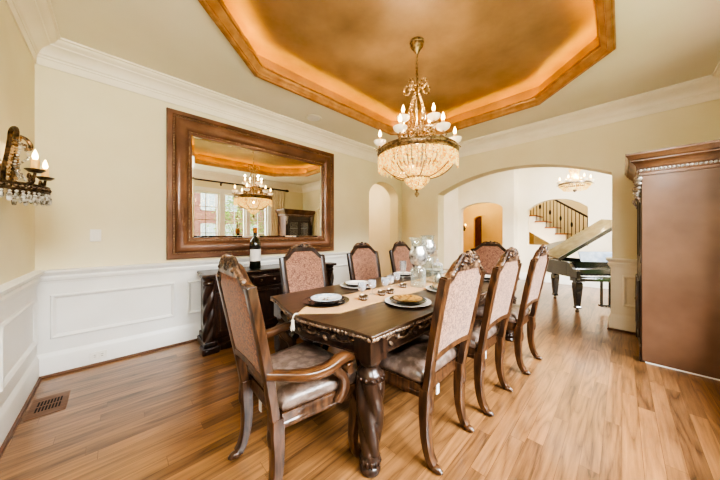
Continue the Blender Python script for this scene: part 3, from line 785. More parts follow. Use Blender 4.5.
MB().lathe([(0,0),(.062,0),(.068,.008),(.068,.30),(.064,.335),(.045,.375),(.026,.405),(.021,.43),(.021,.50),(.025,.502),(.025,.515),(0,.515)], 28).build('glass_body', M['bottle'], wb)
MB().lathe([(.0225,.455),(.0255,.46),(.0255,.525),(.0,.527)], 20).build('foil_capsule', M['foil'], wb)
b = MB(); fn = lambda u,v: (.0695*cos(pi*1.05+pi*.9*u), .0695*sin(pi*1.05+pi*.9*u), .10+.15*v); b.grid(fn, 14, 2); b.build('paper_label', M['paper'], wb)
b = MB(); fn = lambda u,v: (.0697*cos(pi*1.05+pi*.9*u), .0697*sin(pi*1.05+pi*.9*u), .262+.03*v); b.grid(fn, 14, 2); b.build('neck_band', M['slot'], wb)

# ------------------------------------------------------------------ tall cabinet by the window
cx0, cx1, cy0, cy1, cz = 3.81, 4.78, -.66, -.135, 1.90
cb = thing('tall_display_cabinet', 'tall brown display cabinet with dentil cornice standing right of the wide arch', 'cabinet', ((cx0+cx1)/2,cy0,0))
W = (cx1-cx0)/2; D = cy1-cy0
MB().box(-W,-W+.03,.0,D-.004,.012,cz).build('side_panel', M['cab'], cb, smooth=0, bevel=.003)
MB().box(W-.03,W,.0,D-.03,.012,cz).build('side_panel', M['cab'], cb, smooth=0, bevel=.003)
MB().box(-W+.03,W-.03,.0,.02,.012,cz).build('back_board', M['ebony'], cb, smooth=0)
MB().box(-W-.002,W+.002,-.002,D-.028,0,.012).build('base_edge_highlight', M['white'], cb, smooth=0)  # white strip paints the highlight along the cabinet's bottom edge
f = MB()
f.box(-W+.004,-W+.09,D-.03,D,.012,cz).box(W-.09,W,D-.03,D,.012,cz).box(-W+.09,W-.09,D-.03,D,.012,.14).box(-W+.09,W-.09,D-.03,D,.86,.98).box(-W+.09,W-.09,D-.03,D,1.76,cz).box(-W+.004,-W+.1,D-.003,D+.012,0,.15).box(W-.1,W+.012,D-.05,D+.012,0,.15)
f.build('face_frame', M['ebony'], cb, smooth=0, bevel=.004)
sh = MB()
for z in (.02,.9,1.2,1.5,1.86): sh.box(-W+.03,W-.03,.02,D-.035,z,z+.025)
sh.build('shelves', M['ebony'], cb, smooth=0)
for s in (-1, 1):
    a, c = sorted((s*.004, s*(W-.095)))
    lo = MB().box(a,c,D-.022,D+.004,.15,.855).sweep([(a+.05,.2),(c-.05,.2),(c-.05,.8),(a+.05,.8)], [(0,0),(0,.012),(.02,.016),(.03,0)], True, lambda x,z,h: (x,D+.004+h,z)).build('lower_door', M['ebony'], cb, smooth=0, bevel=.003)
    MB().ell((s*.03,D+.02,.55), .014, 8, 6).build('knob', M['brass'], lo)
    u = MB().box(a,a+.05,D-.022,D+.004,.985,1.755).box(c-.05,c,D-.022,D+.004,.985,1.755).box(a+.05,c-.05,D-.022,D+.004,.985,1.04).box(a+.05,c-.05,D-.022,D+.004,1.69,1.755).build('glazed_door', M['ebony'], cb, smooth=0, bevel=.003)
    MB().box(a+.05,c-.05,D-.012,D-.008,1.04,1.69).build('door_pane', M['pane'], u, smooth=0)
cp = [(0,cz-.02),(.012,cz-.02),(.012,cz+.005),(.02,cz+.01),(.02,cz+.045),(.035,cz+.05),(.04,cz+.075),(.058,cz+.10),(.075,cz+.115),(.075,cz+.128),(.09,cz+.135),(.10,cz+.16),(.112,cz+.175),(.112,cz+.195),(0,cz+.195)]
MB().sweep([(-W,0),(-W,D),(W,D),(W,0)], cp, False, lambda x,y,h: (x,y,h)).box(-W-.0,W,.0,D,cz+.17,cz+.195).build('cornice', M['cab_tr'], cb, smooth=25)
dn = MB()
yy = .01
while yy < D+.02:
    dn.ell((-W-.022,yy,cz+.028), (.010,.0125,.013), 6, 5, Matrix.Rotation(.5,4,'X')); yy += .026
xx = -W
while xx < W:
    dn.ell((xx,D+.022,cz+.028), (.0125,.010,.013), 6, 5); xx += .026
dn.build('rope_bead', M['silver'], cb)
for s in (-1, 1):
    q = MB(); x = s*(W-.035)
    for z, r in ((cz-.04,.05),(cz-.09,.042),(cz-.135,.032),(cz-.17,.022)):
        q.ell((x,D+.012,z), (r*.8,r*.75,r*.7), 10, 7)
        for dx in (-1, 1): q.ell((x+dx*r*.6,D+.012,z-.008), (r*.4,r*.5,r*.5), 8, 5)
    q.tube(curve([(x,D+.02,cz-.18),(x,D+.028,cz-.21),(x,D+.012,cz-.25),(x,D+.005,cz-.29)], 4), curve1([.02,.016,.011,.004], 4), 8)
    q.build('carved_corbel', M['silver'], cb, smooth=50)
# ------------------------------------------------------------------ things on the table
TZ = .772
def plate_prof(r, h, t=.004):
    return [(0,.0),(r*.58,.0),(r*.62,.004),(r*.72,h*.55),(r,h),(r,h+t*.6),(r*.72,h*.55+t),(r*.62,t+.003),(0,t+.002)]
def lathe_obj(name, prof, mat, parent=None, n=32, loc=None, smooth=50):
    return MB().lathe(prof, n).build(name, mat, parent, smooth=smooth, loc=loc)
SETS = [  # x, y, kind, where
    (1.135,1.545,'blue','on the runner end before the rust orange armchair'),
    (1.57,1.115,'gold','before the nearest pale rose chair'),
    (1.72,1.83,'white','across the table before the buffet side chair'),
    (2.56,1.885,'white','before the suede chair by the narrow wall arch'),
    (3.14,1.80,'white','beyond the silver centrepiece on the mirror side'),
    (2.17,1.13,'gold','before the middle pale rose chair'),
    (3.05,1.10,'white','before the farthest pale rose chair'),
    (3.40,1.42,'gold','at the far end before the end armchair'),
]
protos = {}
def place(key, mk, loc, label, cat, group):
    if key not in protos:
        o = mk(); protos[key] = o; o['category'] = cat
    else:
        p = protos[key]; o = p.copy(); COL.objects.link(o)
        for ch in list(p.children):
            c = ch.copy(); COL.objects.link(c); c.parent = o
    o.location = loc; o['label'] = label; o['group'] = group
    return o
for x, y, kd, wh in SETS:
    TP = TZ+(.0034 if wh in (SETS[0][3], SETS[7][3]) else 0)
    cmat = 'blackp' if kd == 'blue' else ('brass' if kd == 'x' else 'porc')
    place('ch'+cmat, lambda: lathe_obj('charger_plate', plate_prof(.172,.014), M[cmat]), (x,y,TP), ('dark ' if kd == 'blue' else 'white ')+'charger plate '+wh, 'plate', 'chargers under the place settings')
    z = TP+.0095
    place('dp', lambda: lathe_obj('dinner_plate', plate_prof(.138,.016), M['blackp']), (x,y,z), 'black dinner plate '+wh, 'plate', 'black dinner plates')
    z += .0105
    def mk(kd=kd):
        o = lathe_obj('salad_plate', plate_prof(.118 if kd != 'gold' else .108,.014), M[{'blue':'bluep','gold':'goldp','white':'porc'}[kd]])
        if kd == 'blue':
            b = MB()
            for k in range(9):
                a = 2*pi*k/9; b.ell((.034*cos(a),.034*sin(a),.0068), (.022,.008,.0012), 8, 4, Matrix.Rotation(a,4,'Z'))
            b.build('floral_motif', M['flowp'], o)
        return o
    place('sp'+kd, mk, (x,y,z), {'blue':'pale blue floral','gold':'gold leaf patterned','white':'plain white'}[kd]+' salad plate '+wh, 'plate', 'salad plates')
# runner
rn = thing('table_runner', 'straw coloured table runner with pointed tasselled ends along the table', 'table runner', (2.22,1.445,TZ))
b = MB(); e = MB()
RL = 1.30; RW = .175
def rpoly(d): return [(-RL-.09+d*1.3,0),(-RL+.12+d*.4,-RW+d),(RL-.12-d*.4,-RW+d),(RL+.09-d*1.3,0),(RL-.12-d*.4,RW-d),(-RL+.12+d*.4,RW-d)]
b.prism(rpoly(.022), .0003, .0022); b.build('runner_cloth', M['runner'], rn, smooth=0)
o_, i_ = rpoly(0), rpoly(.024)
for k in range(6):
    j = (k+1) % 6
    e.loft([[(o_[k][0],o_[k][1],.0002),(i_[k][0],i_[k][1],.0002),(i_[k][0],i_[k][1],.003),(o_[k][0],o_[k][1],.003)],[(o_[j][0],o_[j][1],.0002),(i_[j][0],i_[j][1],.0002),(i_[j][0],i_[j][1],.003),(o_[j][0],o_[j][1],.003)]])
e.build('runner_border', M['runner_e'], rn, smooth=0)
for s in (-1, 1):
    t = MB(); x = s*(RL+.115)
    t.tube(curve([(s*(RL+.085),0,.003),(s*(RL+.105),0,.004),(x+s*.004,0,-.012),(x+s*.006,0,-.03)], 4), .004, 6)
    t.ell((x+s*.006,0,-.036), (.011,.011,.010), 8, 6)
    for k in range(14):
        a = 2*pi*k/14; t.tube([(x+s*.006+.006*cos(a),.006*sin(a),-.04),(x+s*.006+.012*cos(a),.012*sin(a),-.085-.006*(k % 3))], .0032, 5)
    t.build('tassel', M['tassel'], rn)
TR2 = TZ+.003
GOB = [(1.426,1.46,'nearest of the row of five'),(1.563,1.475,'second from the near end'),(1.725,1.47,'middle of the row'),(1.844,1.505,'fourth, close by the centrepiece'),(2.03,1.575,'farthest, beside the centrepiece')]
def mkgob():
    o = bpy.data.objects.new('wine_goblet', None); COL.objects.link(o); o.empty_display_size = .05
    lathe_obj('goblet_foot', [(0,0),(.03,0),(.03,.003),(.008,.008),(.005,.012),(.005,.04),(.008,.046),(.0,.048)], M['glass'], o, 20)
    lathe_obj('goblet_bowl', [(.004,.046),(.024,.054),(.032,.07),(.034,.095),(.034,.12),(.0325,.12),(.032,.095),(.03,.072),(.022,.058),(.003,.051)], M['frost'], o, 20)
    return o
for x, y, wh in GOB: place('gob', mkgob, (x,y,TR2), 'short clear goblet on the runner, '+wh, 'goblet', 'goblets on the runner')
def mkring():
    o = lathe_obj('votive_holder', [(.02,0),(.03,.0),(.036,.012),(.032,.024),(.036,.034),(.034,.036),(.029,.026),(.032,.014),(.026,.005),(.02,.004)], M['brass'], None, 20)
    b = MB()
    for k in range(12): b.ell((.035*cos(2*pi*k/12),.035*sin(2*pi*k/12),.018), .006, 6, 4)
    b.build('bead_band', M['silver'], o); return o
for x, y, wh in [(1.38,1.395,'nearest one, beside the first goblet'),(1.60,1.40,'before the middle goblet'),(1.70,1.39,'between the middle goblet and gold plate'),(1.98,1.46,'closest to the centrepiece')]:
    place('ring', mkring, (x,y,TR2), 'small tarnished metal dish on the runner, '+wh, 'small dish', 'small metal dishes on the runner')
# centrepiece glasses
def glass_vase(name, label, loc, cyl_r, cyl_h, globe_r, globe_h, flare):
    v = thing(name, label, 'vase', loc, 0, 'silver and glass centrepiece')
    lathe_obj('cylinder_base', [(0,0),(cyl_r,0),(cyl_r+.004,.01),(cyl_r,.03),(cyl_r*.97,cyl_h*.5),(cyl_r,cyl_h-.02),(cyl_r*.8,cyl_h),(cyl_r*.78,cyl_h-.003),(cyl_r*.96,cyl_h-.022),(cyl_r*.93,cyl_h*.5),(cyl_r*.95,.03),(0,.012)], M['glass'], v, 28)
    lathe_obj('mercury_globe', [(.02,cyl_h-.01),(.03,cyl_h),(.024,cyl_h+.012),(globe_r*.75,cyl_h+globe_h*.2),(globe_r,cyl_h+globe_h*.48),(globe_r*.94,cyl_h+globe_h*.72),(globe_r*.72,cyl_h+globe_h*.92),(globe_r*.70,cyl_h+globe_h),(globe_r*.68,cyl_h+globe_h),(globe_r*.7,cyl_h+globe_h*.9),(globe_r*.9,cyl_h+globe_h*.7),(globe_r*.96,cyl_h+globe_h*.48),(.02,cyl_h+.03)], M['mercury'], v, 28)
    if flare: lathe_obj('flared_rim', [(globe_r*.69,cyl_h+globe_h-.005),(globe_r*.72,cyl_h+globe_h+.04),(globe_r*.95,cyl_h+globe_h+flare),(globe_r*.93,cyl_h+globe_h+flare),(globe_r*.70,cyl_h+globe_h+.04),(globe_r*.67,cyl_h+globe_h-.005)], M['glass'], v, 28)
    return v
glass_vase('hurricane_vase', 'silver mercury glass globe on a clear cylinder, front of the centrepiece', (2.14,1.395,TR2), .075,.185,.092,.21,.085)
glass_vase('hurricane_vase', 'taller silver glass urn on a clear stem at the back of the centrepiece', (2.42,1.46,TR2), .062,.27,.088,.18,.05)
j = thing('glass_jar', 'clear lidded glass jar at the right side of the silver centrepiece', 'jar', (2.40,1.33,TR2), 0, 'silver and glass centrepiece')
lathe_obj('jar_body', [(0,0),(.05,0),(.056,.02),(.056,.16),(.05,.19),(.047,.19),(.052,.16),(.052,.02),(0,.01)], M['glass'], j, 24)
lathe_obj('jar_lid', [(.0,.191),(.054,.191),(.055,.198),(.04,.214),(.012,.224),(.009,.232),(.015,.243),(.012,.256),(0,.26)], M['frost'], j, 24)
lathe_obj('jar_filling', [(0,.012),(.03,.012),(.034,.05),(.028,.1),(.0,.12)], M['mercury'], j, 18)
j = thing('glass_jar', 'slim clear footed glass candle holder at the left of the centrepiece', 'candle holder', (2.10,1.55,TR2), 0, 'silver and glass centrepiece')
lathe_obj('foot', [(0,0),(.04,0),(.042,.006),(.012,.016),(.008,.05),(.013,.06),(.008,.07),(.008,.12),(.02,.13),(0,.132)], M['glass'], j, 20)
lathe_obj('cup', [(.0,.13),(.026,.135),(.034,.18),(.036,.24),(.034,.24),(.031,.18),(.02,.142),(0,.14)], M['frost'], j, 20)
j.name = 'candle_holder'

# ------------------------------------------------------------------ great chandelier
CX, CY = 2.2, 1.45
ch = thing('crystal_chandelier', 'large lit crystal basket chandelier hanging from the gold tray ceiling', 'chandelier', (CX,CY,1.66))
dz = (0,0,-1.66)
def P(b, name, mat, parent=None, smooth=50, kind=None):
    o = b.build(name, mat, parent or ch, smooth=smooth)
    if parent is None: o.location = dz
    if kind: o['kind'] = kind
    return o
P(MB().lathe([(0,TR),(.07,TR),(.074,TR-.012),(.062,TR-.022),(.066,TR-.04),(.056,TR-.06),(.032,TR-.085),(.022,TR-.105),(.012,TR-.125),(0,TR-.127)], 24), 'canopy', M['shade_metal'])
b = MB(); z = TR-.125; i = 0
while z > 2.90:
    pts = [((.010*cos(t) if i % 2 else 0), (0 if i % 2 else .010*cos(t)), z-.018+.018*sin(t)) for t in [2*pi*q/8 for q in range(8)]]
    b.tube(pts, .0035, 5, closed=True, cap=False); z -= .029; i += 1
P(b, 'chain', M['shade_metal'])
P(MB().lathe([(0,2.91),(.008,2.90),(.012,2.87),(.007,2.85),(.007,2.60),(.016,2.585),(.022,2.56),(.008,2.53),(.008,2.40),(.02,2.38),(.03,2.34),(.012,2.31),(.012,2.12),(.0,2.10)], 14), 'stem', M['shade_metal'])
def bead_line(b, pts, r, sub=1):
    pts = curve(pts, 10)
    L = 0; prev = pts[0]
    for p in pts[1:]:
        L += (p-prev).length; prev = p
        if L >= r*1.7: b.ell(tuple(p), r, 6, 4); L = 0
def pol(a, r, z): return (r*cos(a), r*sin(a), z)
fa = atan2(-CY, -CX)
for k in range(5):
    a = fa+radians(40+72*k)
    b = MB()
    bead_line(b, [pol(a,.03,2.33),pol(a,.075,2.42),pol(a,.085,2.52),pol(a,.055,2.64),pol(a,.028,2.73),pol(a,.045,2.80),pol(a,.09,2.83),pol(a,.13,2.80),pol(a,.13,2.75),pol(a,.09,2.73),pol(a,.07,2.76),pol(a,.085,2.785)], .0115)
    P(b, 'beaded_scroll', M['beadgold'])
# rims
b = MB(); b.lathe([(.378,2.075),(.392,2.075),(.398,2.085),(.392,2.10),(.392,2.125),(.400,2.132),(.392,2.142),(.378,2.142),(.374,2.11)], 64, cap=False)
for k in range(96): b.ell(pol(2*pi*k/96,.396,2.112), (.008,.008,.008), 6, 4)
P(b, 'basket_rim', M['shade_metal'])
b = MB(); b.lathe([(.165,2.30),(.175,2.30),(.178,2.312),(.173,2.325),(.165,2.325)], 40, cap=False)
for k in range(44): b.ell(pol(2*pi*k/44,.176,2.313), .010, 6, 4)
P(b, 'crown_ring', M['beadgold'])
b = MB(); b.lathe([(.118,1.846),(.128,1.846),(.132,1.856),(.128,1.866),(.118,1.866)], 36, cap=False); P(b, 'lower_ring', M['shade_metal'])
for k in range(8):
    a = fa+2*pi*k/8+.2
    P(MB().tube(curve([pol(a,.17,2.31),pol(a,.15,2.24),pol(a,.22,2.17),pol(a,.385,2.13)], 6), .006, 6), 'crown_strut', M['shade_metal'])
    P(MB().tube(curve([pol(a,.385,2.09),pol(a,.365,2.0),pol(a,.31,1.935),pol(a,.225,1.88),pol(a,.125,1.85)], 6), .0055, 6), 'basket_rib', M['shade_metal'])
    P(MB().tube(curve([pol(a,.125,1.856),pol(a,.105,1.81),pol(a,.05,1.765),pol(a,.01,1.75)], 6), .004, 6), 'finial_rib', M['shade_metal'])
b = MB()
for k in range(64):
    a = 2*pi*k/76
    nq = 3+(k % 2)
    for q in range(nq): b.ell(pol(a,.388,2.062-.026*q), (.0115,.0115,.013), 5, 4)
    b.ell(pol(a,.388,2.062-.026*nq-.008), (.009,.009,.023), 5, 4)
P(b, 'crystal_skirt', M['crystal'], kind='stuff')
b = MB()
for k in range(48):
    a = 2*pi*k/48
    cc = curve([pol(a,.366,2.07),pol(a,.352,2.015),pol(a,.30,1.95),pol(a,.215,1.895),pol(a,.125,1.86)], 5)
    for q in cc: b.ell(tuple(q), max(.0065, .0155*(q.x**2+q.y**2)**.5/.36), 5, 4)
for k in range(24):
    a = 2*pi*k/24
    for q in curve([pol(a,.122,1.85),pol(a,.10,1.81),pol(a,.05,1.765),pol(a,.015,1.748)], 3): b.ell(tuple(q), .0105, 5, 4)
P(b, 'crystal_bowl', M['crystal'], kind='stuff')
b = MB()
for k in range(40):
    a = 2*pi*k/40
    for q in range(5): b.ell(pol(a,.172+.012*q,2.285-.03*q), .011, 5, 4)
P(b, 'crystal_garland', M['beadgold'], kind='stuff')
P(MB().lathe([(0,1.755),(.022,1.75),(.026,1.742),(.010,1.732),(.008,1.722),(.024,1.705),(.026,1.695),(.014,1.678),(.005,1.668),(0,1.66)], 16), 'finial', M['shade_metal'])
BULBS = []
def candle_arm(a, r0, z0, r1, z1, root=None, ofs=dz, rec=None, s=1):
    A = MB().tube(curve([pol(a,r0,z0),pol(a,r0+(r1-r0)*.35,z0-.05*s),pol(a,r0+(r1-r0)*.8,z0-.035*s),pol(a,r1+.015*s,z1-.06*s),pol(a,r1,z1-.01*s)], 6), .0075*s, 7)
    for dr, sg in ((-.03,1),(.035,-1)):
        sp = [pol(a, r1+dr*s+.022*s*(1-t/14)*cos(sg*t*.55), z1-.055*s+.022*s*(1-t/14)*sin(t*.55)) for t in range(13)]
        A.tube(sp, .0048*s, 5)
    o = A.build('candle_arm', M['shade_metal'], root or ch); o.location = ofs
    c = pol(a, r1, z1)
    MB().lathe([(0,-.012*s),(.03*s,-.008*s),(.055*s,.01*s),(.064*s,.036*s),(.060*s,.036*s),(.050*s,.014*s),(.02*s,.002*s),(0,.0)], 18, c).build('bobeche', M['alab'], o)
    MB().lathe([(0,0),(.015*s,0),(.015*s,.075*s),(.011*s,.08*s),(0,.08*s)], 12, c).build('candle_sleeve', M['candle'], o)
    MB().lathe([(0,.078*s),(.010*s,.082*s),(.0165*s,.10*s),(.014*s,.12*s),(.005*s,.145*s),(0,.156*s)], 12, c).build('flame_bulb', M['bulb'], o)
    return c
for d in (-23,37,97,157,217,277): candle_arm(fa+radians(d), .15, 2.20, .375, 2.215)
for d in (-42,54,138,228): candle_arm(fa+radians(d), .03, 2.36, .195, 2.395)

# ------------------------------------------------------------------ wall sconce
sc = thing('wall_sconce', 'bronze wall sconce with beaded scroll bracket, hanging crystals and two candle bulbs', 'sconce', (XA,2.65,1.48))
so = (0,0,-1.48)
def Q(b, name, mat, parent=None, smooth=50):
    o = b.build(name, mat, parent or sc, smooth=smooth)
    if parent is None: o.location = so
    return o
Q(MB().lathe([(0,0),(.05,0),(.06,.008),(.05,.018),(.0,.022)], 20, M=Matrix.Translation((0,0,1.64)) @ Matrix.Rotation(pi/2,4,'Y') @ Matrix.Scale(1.9,4,(1,0,0))), 'back_plate', M['sconce'])
for s in (-1, 1):
    b = MB(); P0 = [(.03,s*.05,1.58),(.04,s*.085,1.68),(.045,s*.06,1.77),(.05,s*.035,1.86),(.06,s*.06,1.915),(.085,s*.12,1.925),(.10,s*.165,1.895),(.095,s*.15,1.86),(.085,s*.115,1.865),(.085,s*.11,1.885)]
    b.tube(curve(P0, 6), .011, 7); Q(b, 'scroll_bracket', M['sconce'])
    b = MB(); bead_line(b, [(p[0]+.016, p[1], p[2]) for p in P0[:5]], .011); Q(b, 'bead_strand', M['beadgold'])
    b = MB(); bead_line(b, [(.08,s*.03,1.88),(.10,s*.10,1.80),(.07,s*.04,1.72),(.10,s*.10,1.62)], .008); Q(b, 'bead_garland', M['crystal2'])
arc = [(.20*sin(pi*k/24), -.20*cos(pi*k/24)) for k in range(25)]
b = MB()
for zz in (1.555,1.59): b.tube([(x,y,zz) for x,y in arc], .007, 6)
for x, y in arc[::1]: b.ell((x,y,1.573), (.012,.012,.013), 6, 4)
Q(b, 'basket_rim', M['sconce'])
for k in range(1, 24):
    x, y = arc[k]
    b = MB(); b.ell((x,y,1.54), .008, 6, 4); b.lathe([(0,1.534),(.011,1.525),(.0125,1.51),(.010,1.485),(0,1.478)] if k % 2 else [(0,1.534),(.009,1.526),(.010,1.515),(.007,1.50),(0,1.494)], 6, (x,y,0))
    Q(b, 'crystal_drop', M['crystal2'], smooth=20)
for s in (-1, 1):
    A = MB().tube(curve([(.04,s*.06,1.61),(.09,s*.12,1.585),(.15,s*.165,1.60),(.165,s*.15,1.66)], 6), .007, 7)
    for sg in (-1, 1):
        A.tube([(.15, s*.15+sg*.04+.036*(1-t/18)*cos(t*.5)*sg, 1.618+.036*(1-t/18)*sin(t*.5)) for t in range(16)], .0055, 5)
    A = Q(A, 'candle_arm', M['sconce'])
    c = (.165,s*.15,1.668)
    MB().lathe([(0,-.006),(.026,-.004),(.044,.012),(.041,.015),(.02,.003),(0,.002)], 18, c).build('bobeche', M['sconce'], A)
    MB().lathe([(0,0),(.0175,0),(.0175,.07),(.012,.075),(0,.075)], 12, c).build('candle_sleeve', M['candle'], A)
    MB().lathe([(0,.073),(.009,.077),(.0135,.092),(.010,.112),(.004,.13),(0,.14)], 12, c).build('flame_bulb', M['bulb'], A)

# ------------------------------------------------------------------ foyer chandelier, hall sconce
fx, fy = 6.95, .69
fc = thing('foyer_chandelier', 'small crystal ring chandelier with candle bulbs hanging above the piano', 'chandelier', (fx,fy,2.18))
fo = (0,0,-2.18)
def F(b, name, mat, kind=None):
    o = b.build(name, mat, fc); o.location = fo
    if kind: o['kind'] = kind
F(MB().tube([(0,0,HF-.03),(0,0,2.62)], .006, 6).lathe([(0,HF),(.06,HF),(.055,HF-.03),(.02,HF-.05),(0,HF-.05)], 16), 'chain', M['shade_metal'])
b = MB().lathe([(.26,2.335),(.272,2.335),(.276,2.35),(.272,2.372),(.26,2.372)], 44, cap=False)
for k in range(60): b.ell(pol(2*pi*k/60,.274,2.353), .009, 6, 4)
F(b, 'ring_band', M['brass'])
b = MB()
for k in range(44):
    a = 2*pi*k/44
    for q in range(4): b.ell(pol(a,.265-.026*q,2.325-.03*q), .0125, 5, 4)
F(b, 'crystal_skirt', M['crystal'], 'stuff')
b = MB()
for k in range(18):
    a = 2*pi*k/18
    for q in curve([pol(a,.25,2.37),pol(a,.10,2.44),pol(a,.06,2.55),pol(a,.10,2.66)], 5): b.ell(tuple(q), .010, 5, 4)
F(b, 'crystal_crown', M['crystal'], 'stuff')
F(MB().lathe([(0,2.24),(.03,2.235),(.035,2.21),(.012,2.19),(0,2.18)], 12), 'finial', M['brass'])
for k in range(6): candle_arm(fa+radians(8+60*k), .05, 2.37, .25, 2.385, fc, fo, s=.9)
hs = thing('hall_sconce', 'small two candle wall sconce glowing in the amber hall beyond the arch', 'sconce', (10.2,4.47,1.55))
MB().box(-.02,0,-.04,.04,-.1,.12).tube([(-.02,-.0,0),(-.09,-.09,-.03),(-.10,-.10,.02)], .01, 6).tube([(-.02,0,0),(-.09,.09,-.03),(-.10,.10,.02)], .01, 6).build('sconce_bracket', M['black_iron'], hs)
for s in (-1, 1):
    MB().lathe([(0,0),(.03,.0),(.03,.01),(.013,.012),(.013,.09),(0,.09)], 10, (-.10,s*.10,.02)).build('candle_sleeve', M['candle'], hs)
    MB().ell((-.10,s*.10,.14), (.018,.018,.035), 8, 6).build('flame_bulb', M['bulb'], hs)
# ------------------------------------------------------------------ grand piano
pn = thing('grand_piano', 'black grand piano with propped lid in the room beyond the wide arch', 'piano', (5.68,.03,0), radians(-51))
pn.scale = (.84,.84,.84)
def outline_p(d=0):
    P = [(-.72,.02),(-.72,1.1)]
    P += [tuple(p)[:2] for p in curve([(-.72,1.1,0),(-.70,1.38,0),(-.58,1.57,0),(-.38,1.64,0),(-.17,1.57,0),(-.05,1.36,0),(.06,1.12,0),(.27,.93,0),(.52,.82,0),(.67,.70,0),(.72,.52,0)], 5)]
    P += [(.72,.02)]
    return P
full = outline_p()
rim_o = [p for p in full if p[1] >= .30 or True]
b = MB()
body = [(-.72,.30)]+full[1:-1]+[(.72,.30)]
cx_, cy_ = 0, .8
inner = [(x*(1-.035/.72) if abs(x) > .0 else x, cy_+(y-cy_)*.965 if y > .31 else y) for x, y in body]
b.loft([[(x,y,.69) for x,y in body],[(x,y,.985) for x,y in body],[(x,y,.985) for x,y in inner],[(x,y,.88) for x,y in inner]], cap=False)
b.add([(x,y,.69) for x,y in body], [tuple(range(len(body)))])
b.build('rim', M['piano'], pn, smooth=35)
MB().add([(x,y,.90) for x,y in inner], [tuple(range(len(inner)))]).build('iron_plate', M['pgold'], pn, smooth=0)
b = MB()
for s in (-1, 1):
    a, c = sorted((s*.72, s*.655))
    MB().prism([(.0,.69),(.30,.69),(.30,.985),(.22,.97),(.12,.86),(.0,.83)], a, c, 'x').build('cheek', M['piano'], pn, smooth=35, bevel=.006)

MB().box(-.655,.655,.0,.30,.64,.70).box(-.655,.655,-.0,.03,.70,.735).build('key_bed', M['piano'], pn, smooth=0, bevel=.006)
MB().box(-.60,.60,.03,.19,.715,.74).build('white_keys', M['ivory'], pn, smooth=0)
b = MB()
for k in range(52):
    if k % 7 in (0,1,3,4,5): x = -.60+(k+1)*1.2/52; b.box(x-.006,x+.006,.09,.19,.74,.752)
b.build('black_keys', M['piano'], pn, smooth=0)
MB().box(-.655,.655,.19,.30,.70,.86).build('fallboard', M['piano'], pn, smooth=0, bevel=.01)
dk = MB().add([(-.36,.40,.93),(.36,.40,.93),(.36,.50,1.18),(-.36,.50,1.18),(-.36,.415,.925),(.36,.415,.925),(.36,.515,1.175),(-.36,.515,1.175)], [(0,1,2,3),(4,5,6,7),(0,1,5,4),(2,3,7,6),(0,3,7,4),(1,2,6,5)])
dk.build('music_desk', M['bluegloss'], pn, smooth=0)
def pleg(x, y):
    b = MB().prism([(-.085,-.085),(.085,-.085),(.085,.085),(-.085,.085)], .61, .69)
    b.loft([[(sx*w,sy*w,z) for sx,sy in ((-1,-1),(1,-1),(1,1),(-1,1))] for w, z in ((.05,.60),(.062,.57),(.062,.5),(.036,.12),(.046,.10),(.046,.075),(.03,.07))])
    o = b.build('leg', M['piano'], pn, smooth=0, bevel=.004, loc=(x,y,0))
    MB().lathe([(0,0.002),(.03,.002),(.034,.03),(.022,.05),(.016,.075),(0,.075)], 12).build('caster', M['brass'], o)
for x, y in ((-.58,.2),(.58,.2),(-.32,1.32)): pleg(x, y)
ly = MB().box(-.11,.11,.26,.34,.10,.14).box(-.09,-.06,.28,.32,.14,.66).box(.06,.09,.28,.32,.14,.66).build('pedal_lyre', M['piano'], pn, smooth=0, bevel=.005)
for x in (-.06,0,.06): MB().box(x-.012,x+.012,.16,.26,.105,.115).build('pedal', M['brass'], ly, smooth=0, bevel=.003)
ang = radians(-33)
RL_ = Matrix.Translation((-.72,0,.992)) @ Matrix.Rotation(ang,4,'Y') @ Matrix.Translation((.72,0,0))
lidp = [(-.72,.52)]+full[1:-1]+[(.72,.52)]
lid = MB().prism(lidp, .006, .026, M=RL_).build('lid', M['piano'], pn, smooth=35)
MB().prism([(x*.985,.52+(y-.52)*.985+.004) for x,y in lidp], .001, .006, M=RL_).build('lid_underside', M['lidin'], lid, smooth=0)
R2 = RL_ @ Matrix.Translation((0,.52,.03)) @ Matrix.Rotation(radians(9),4,'X')
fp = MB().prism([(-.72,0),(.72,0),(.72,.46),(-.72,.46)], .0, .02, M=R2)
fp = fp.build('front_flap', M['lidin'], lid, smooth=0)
MB().prism([(-.725,-.03),(.725,-.03),(.725,.014),(-.725,.014)], -.036, .03, M=RL_ @ Matrix.Translation((0,.52,.02))).build('flap_hinge_edge', M['piano'], lid, smooth=0)
pr = RL_ @ Vector((.60,.60,.0))
MB().tube([(.60,.62,.97),(pr.x,pr.y,pr.z)], .009, 6).build('lid_prop', M['piano'], pn)

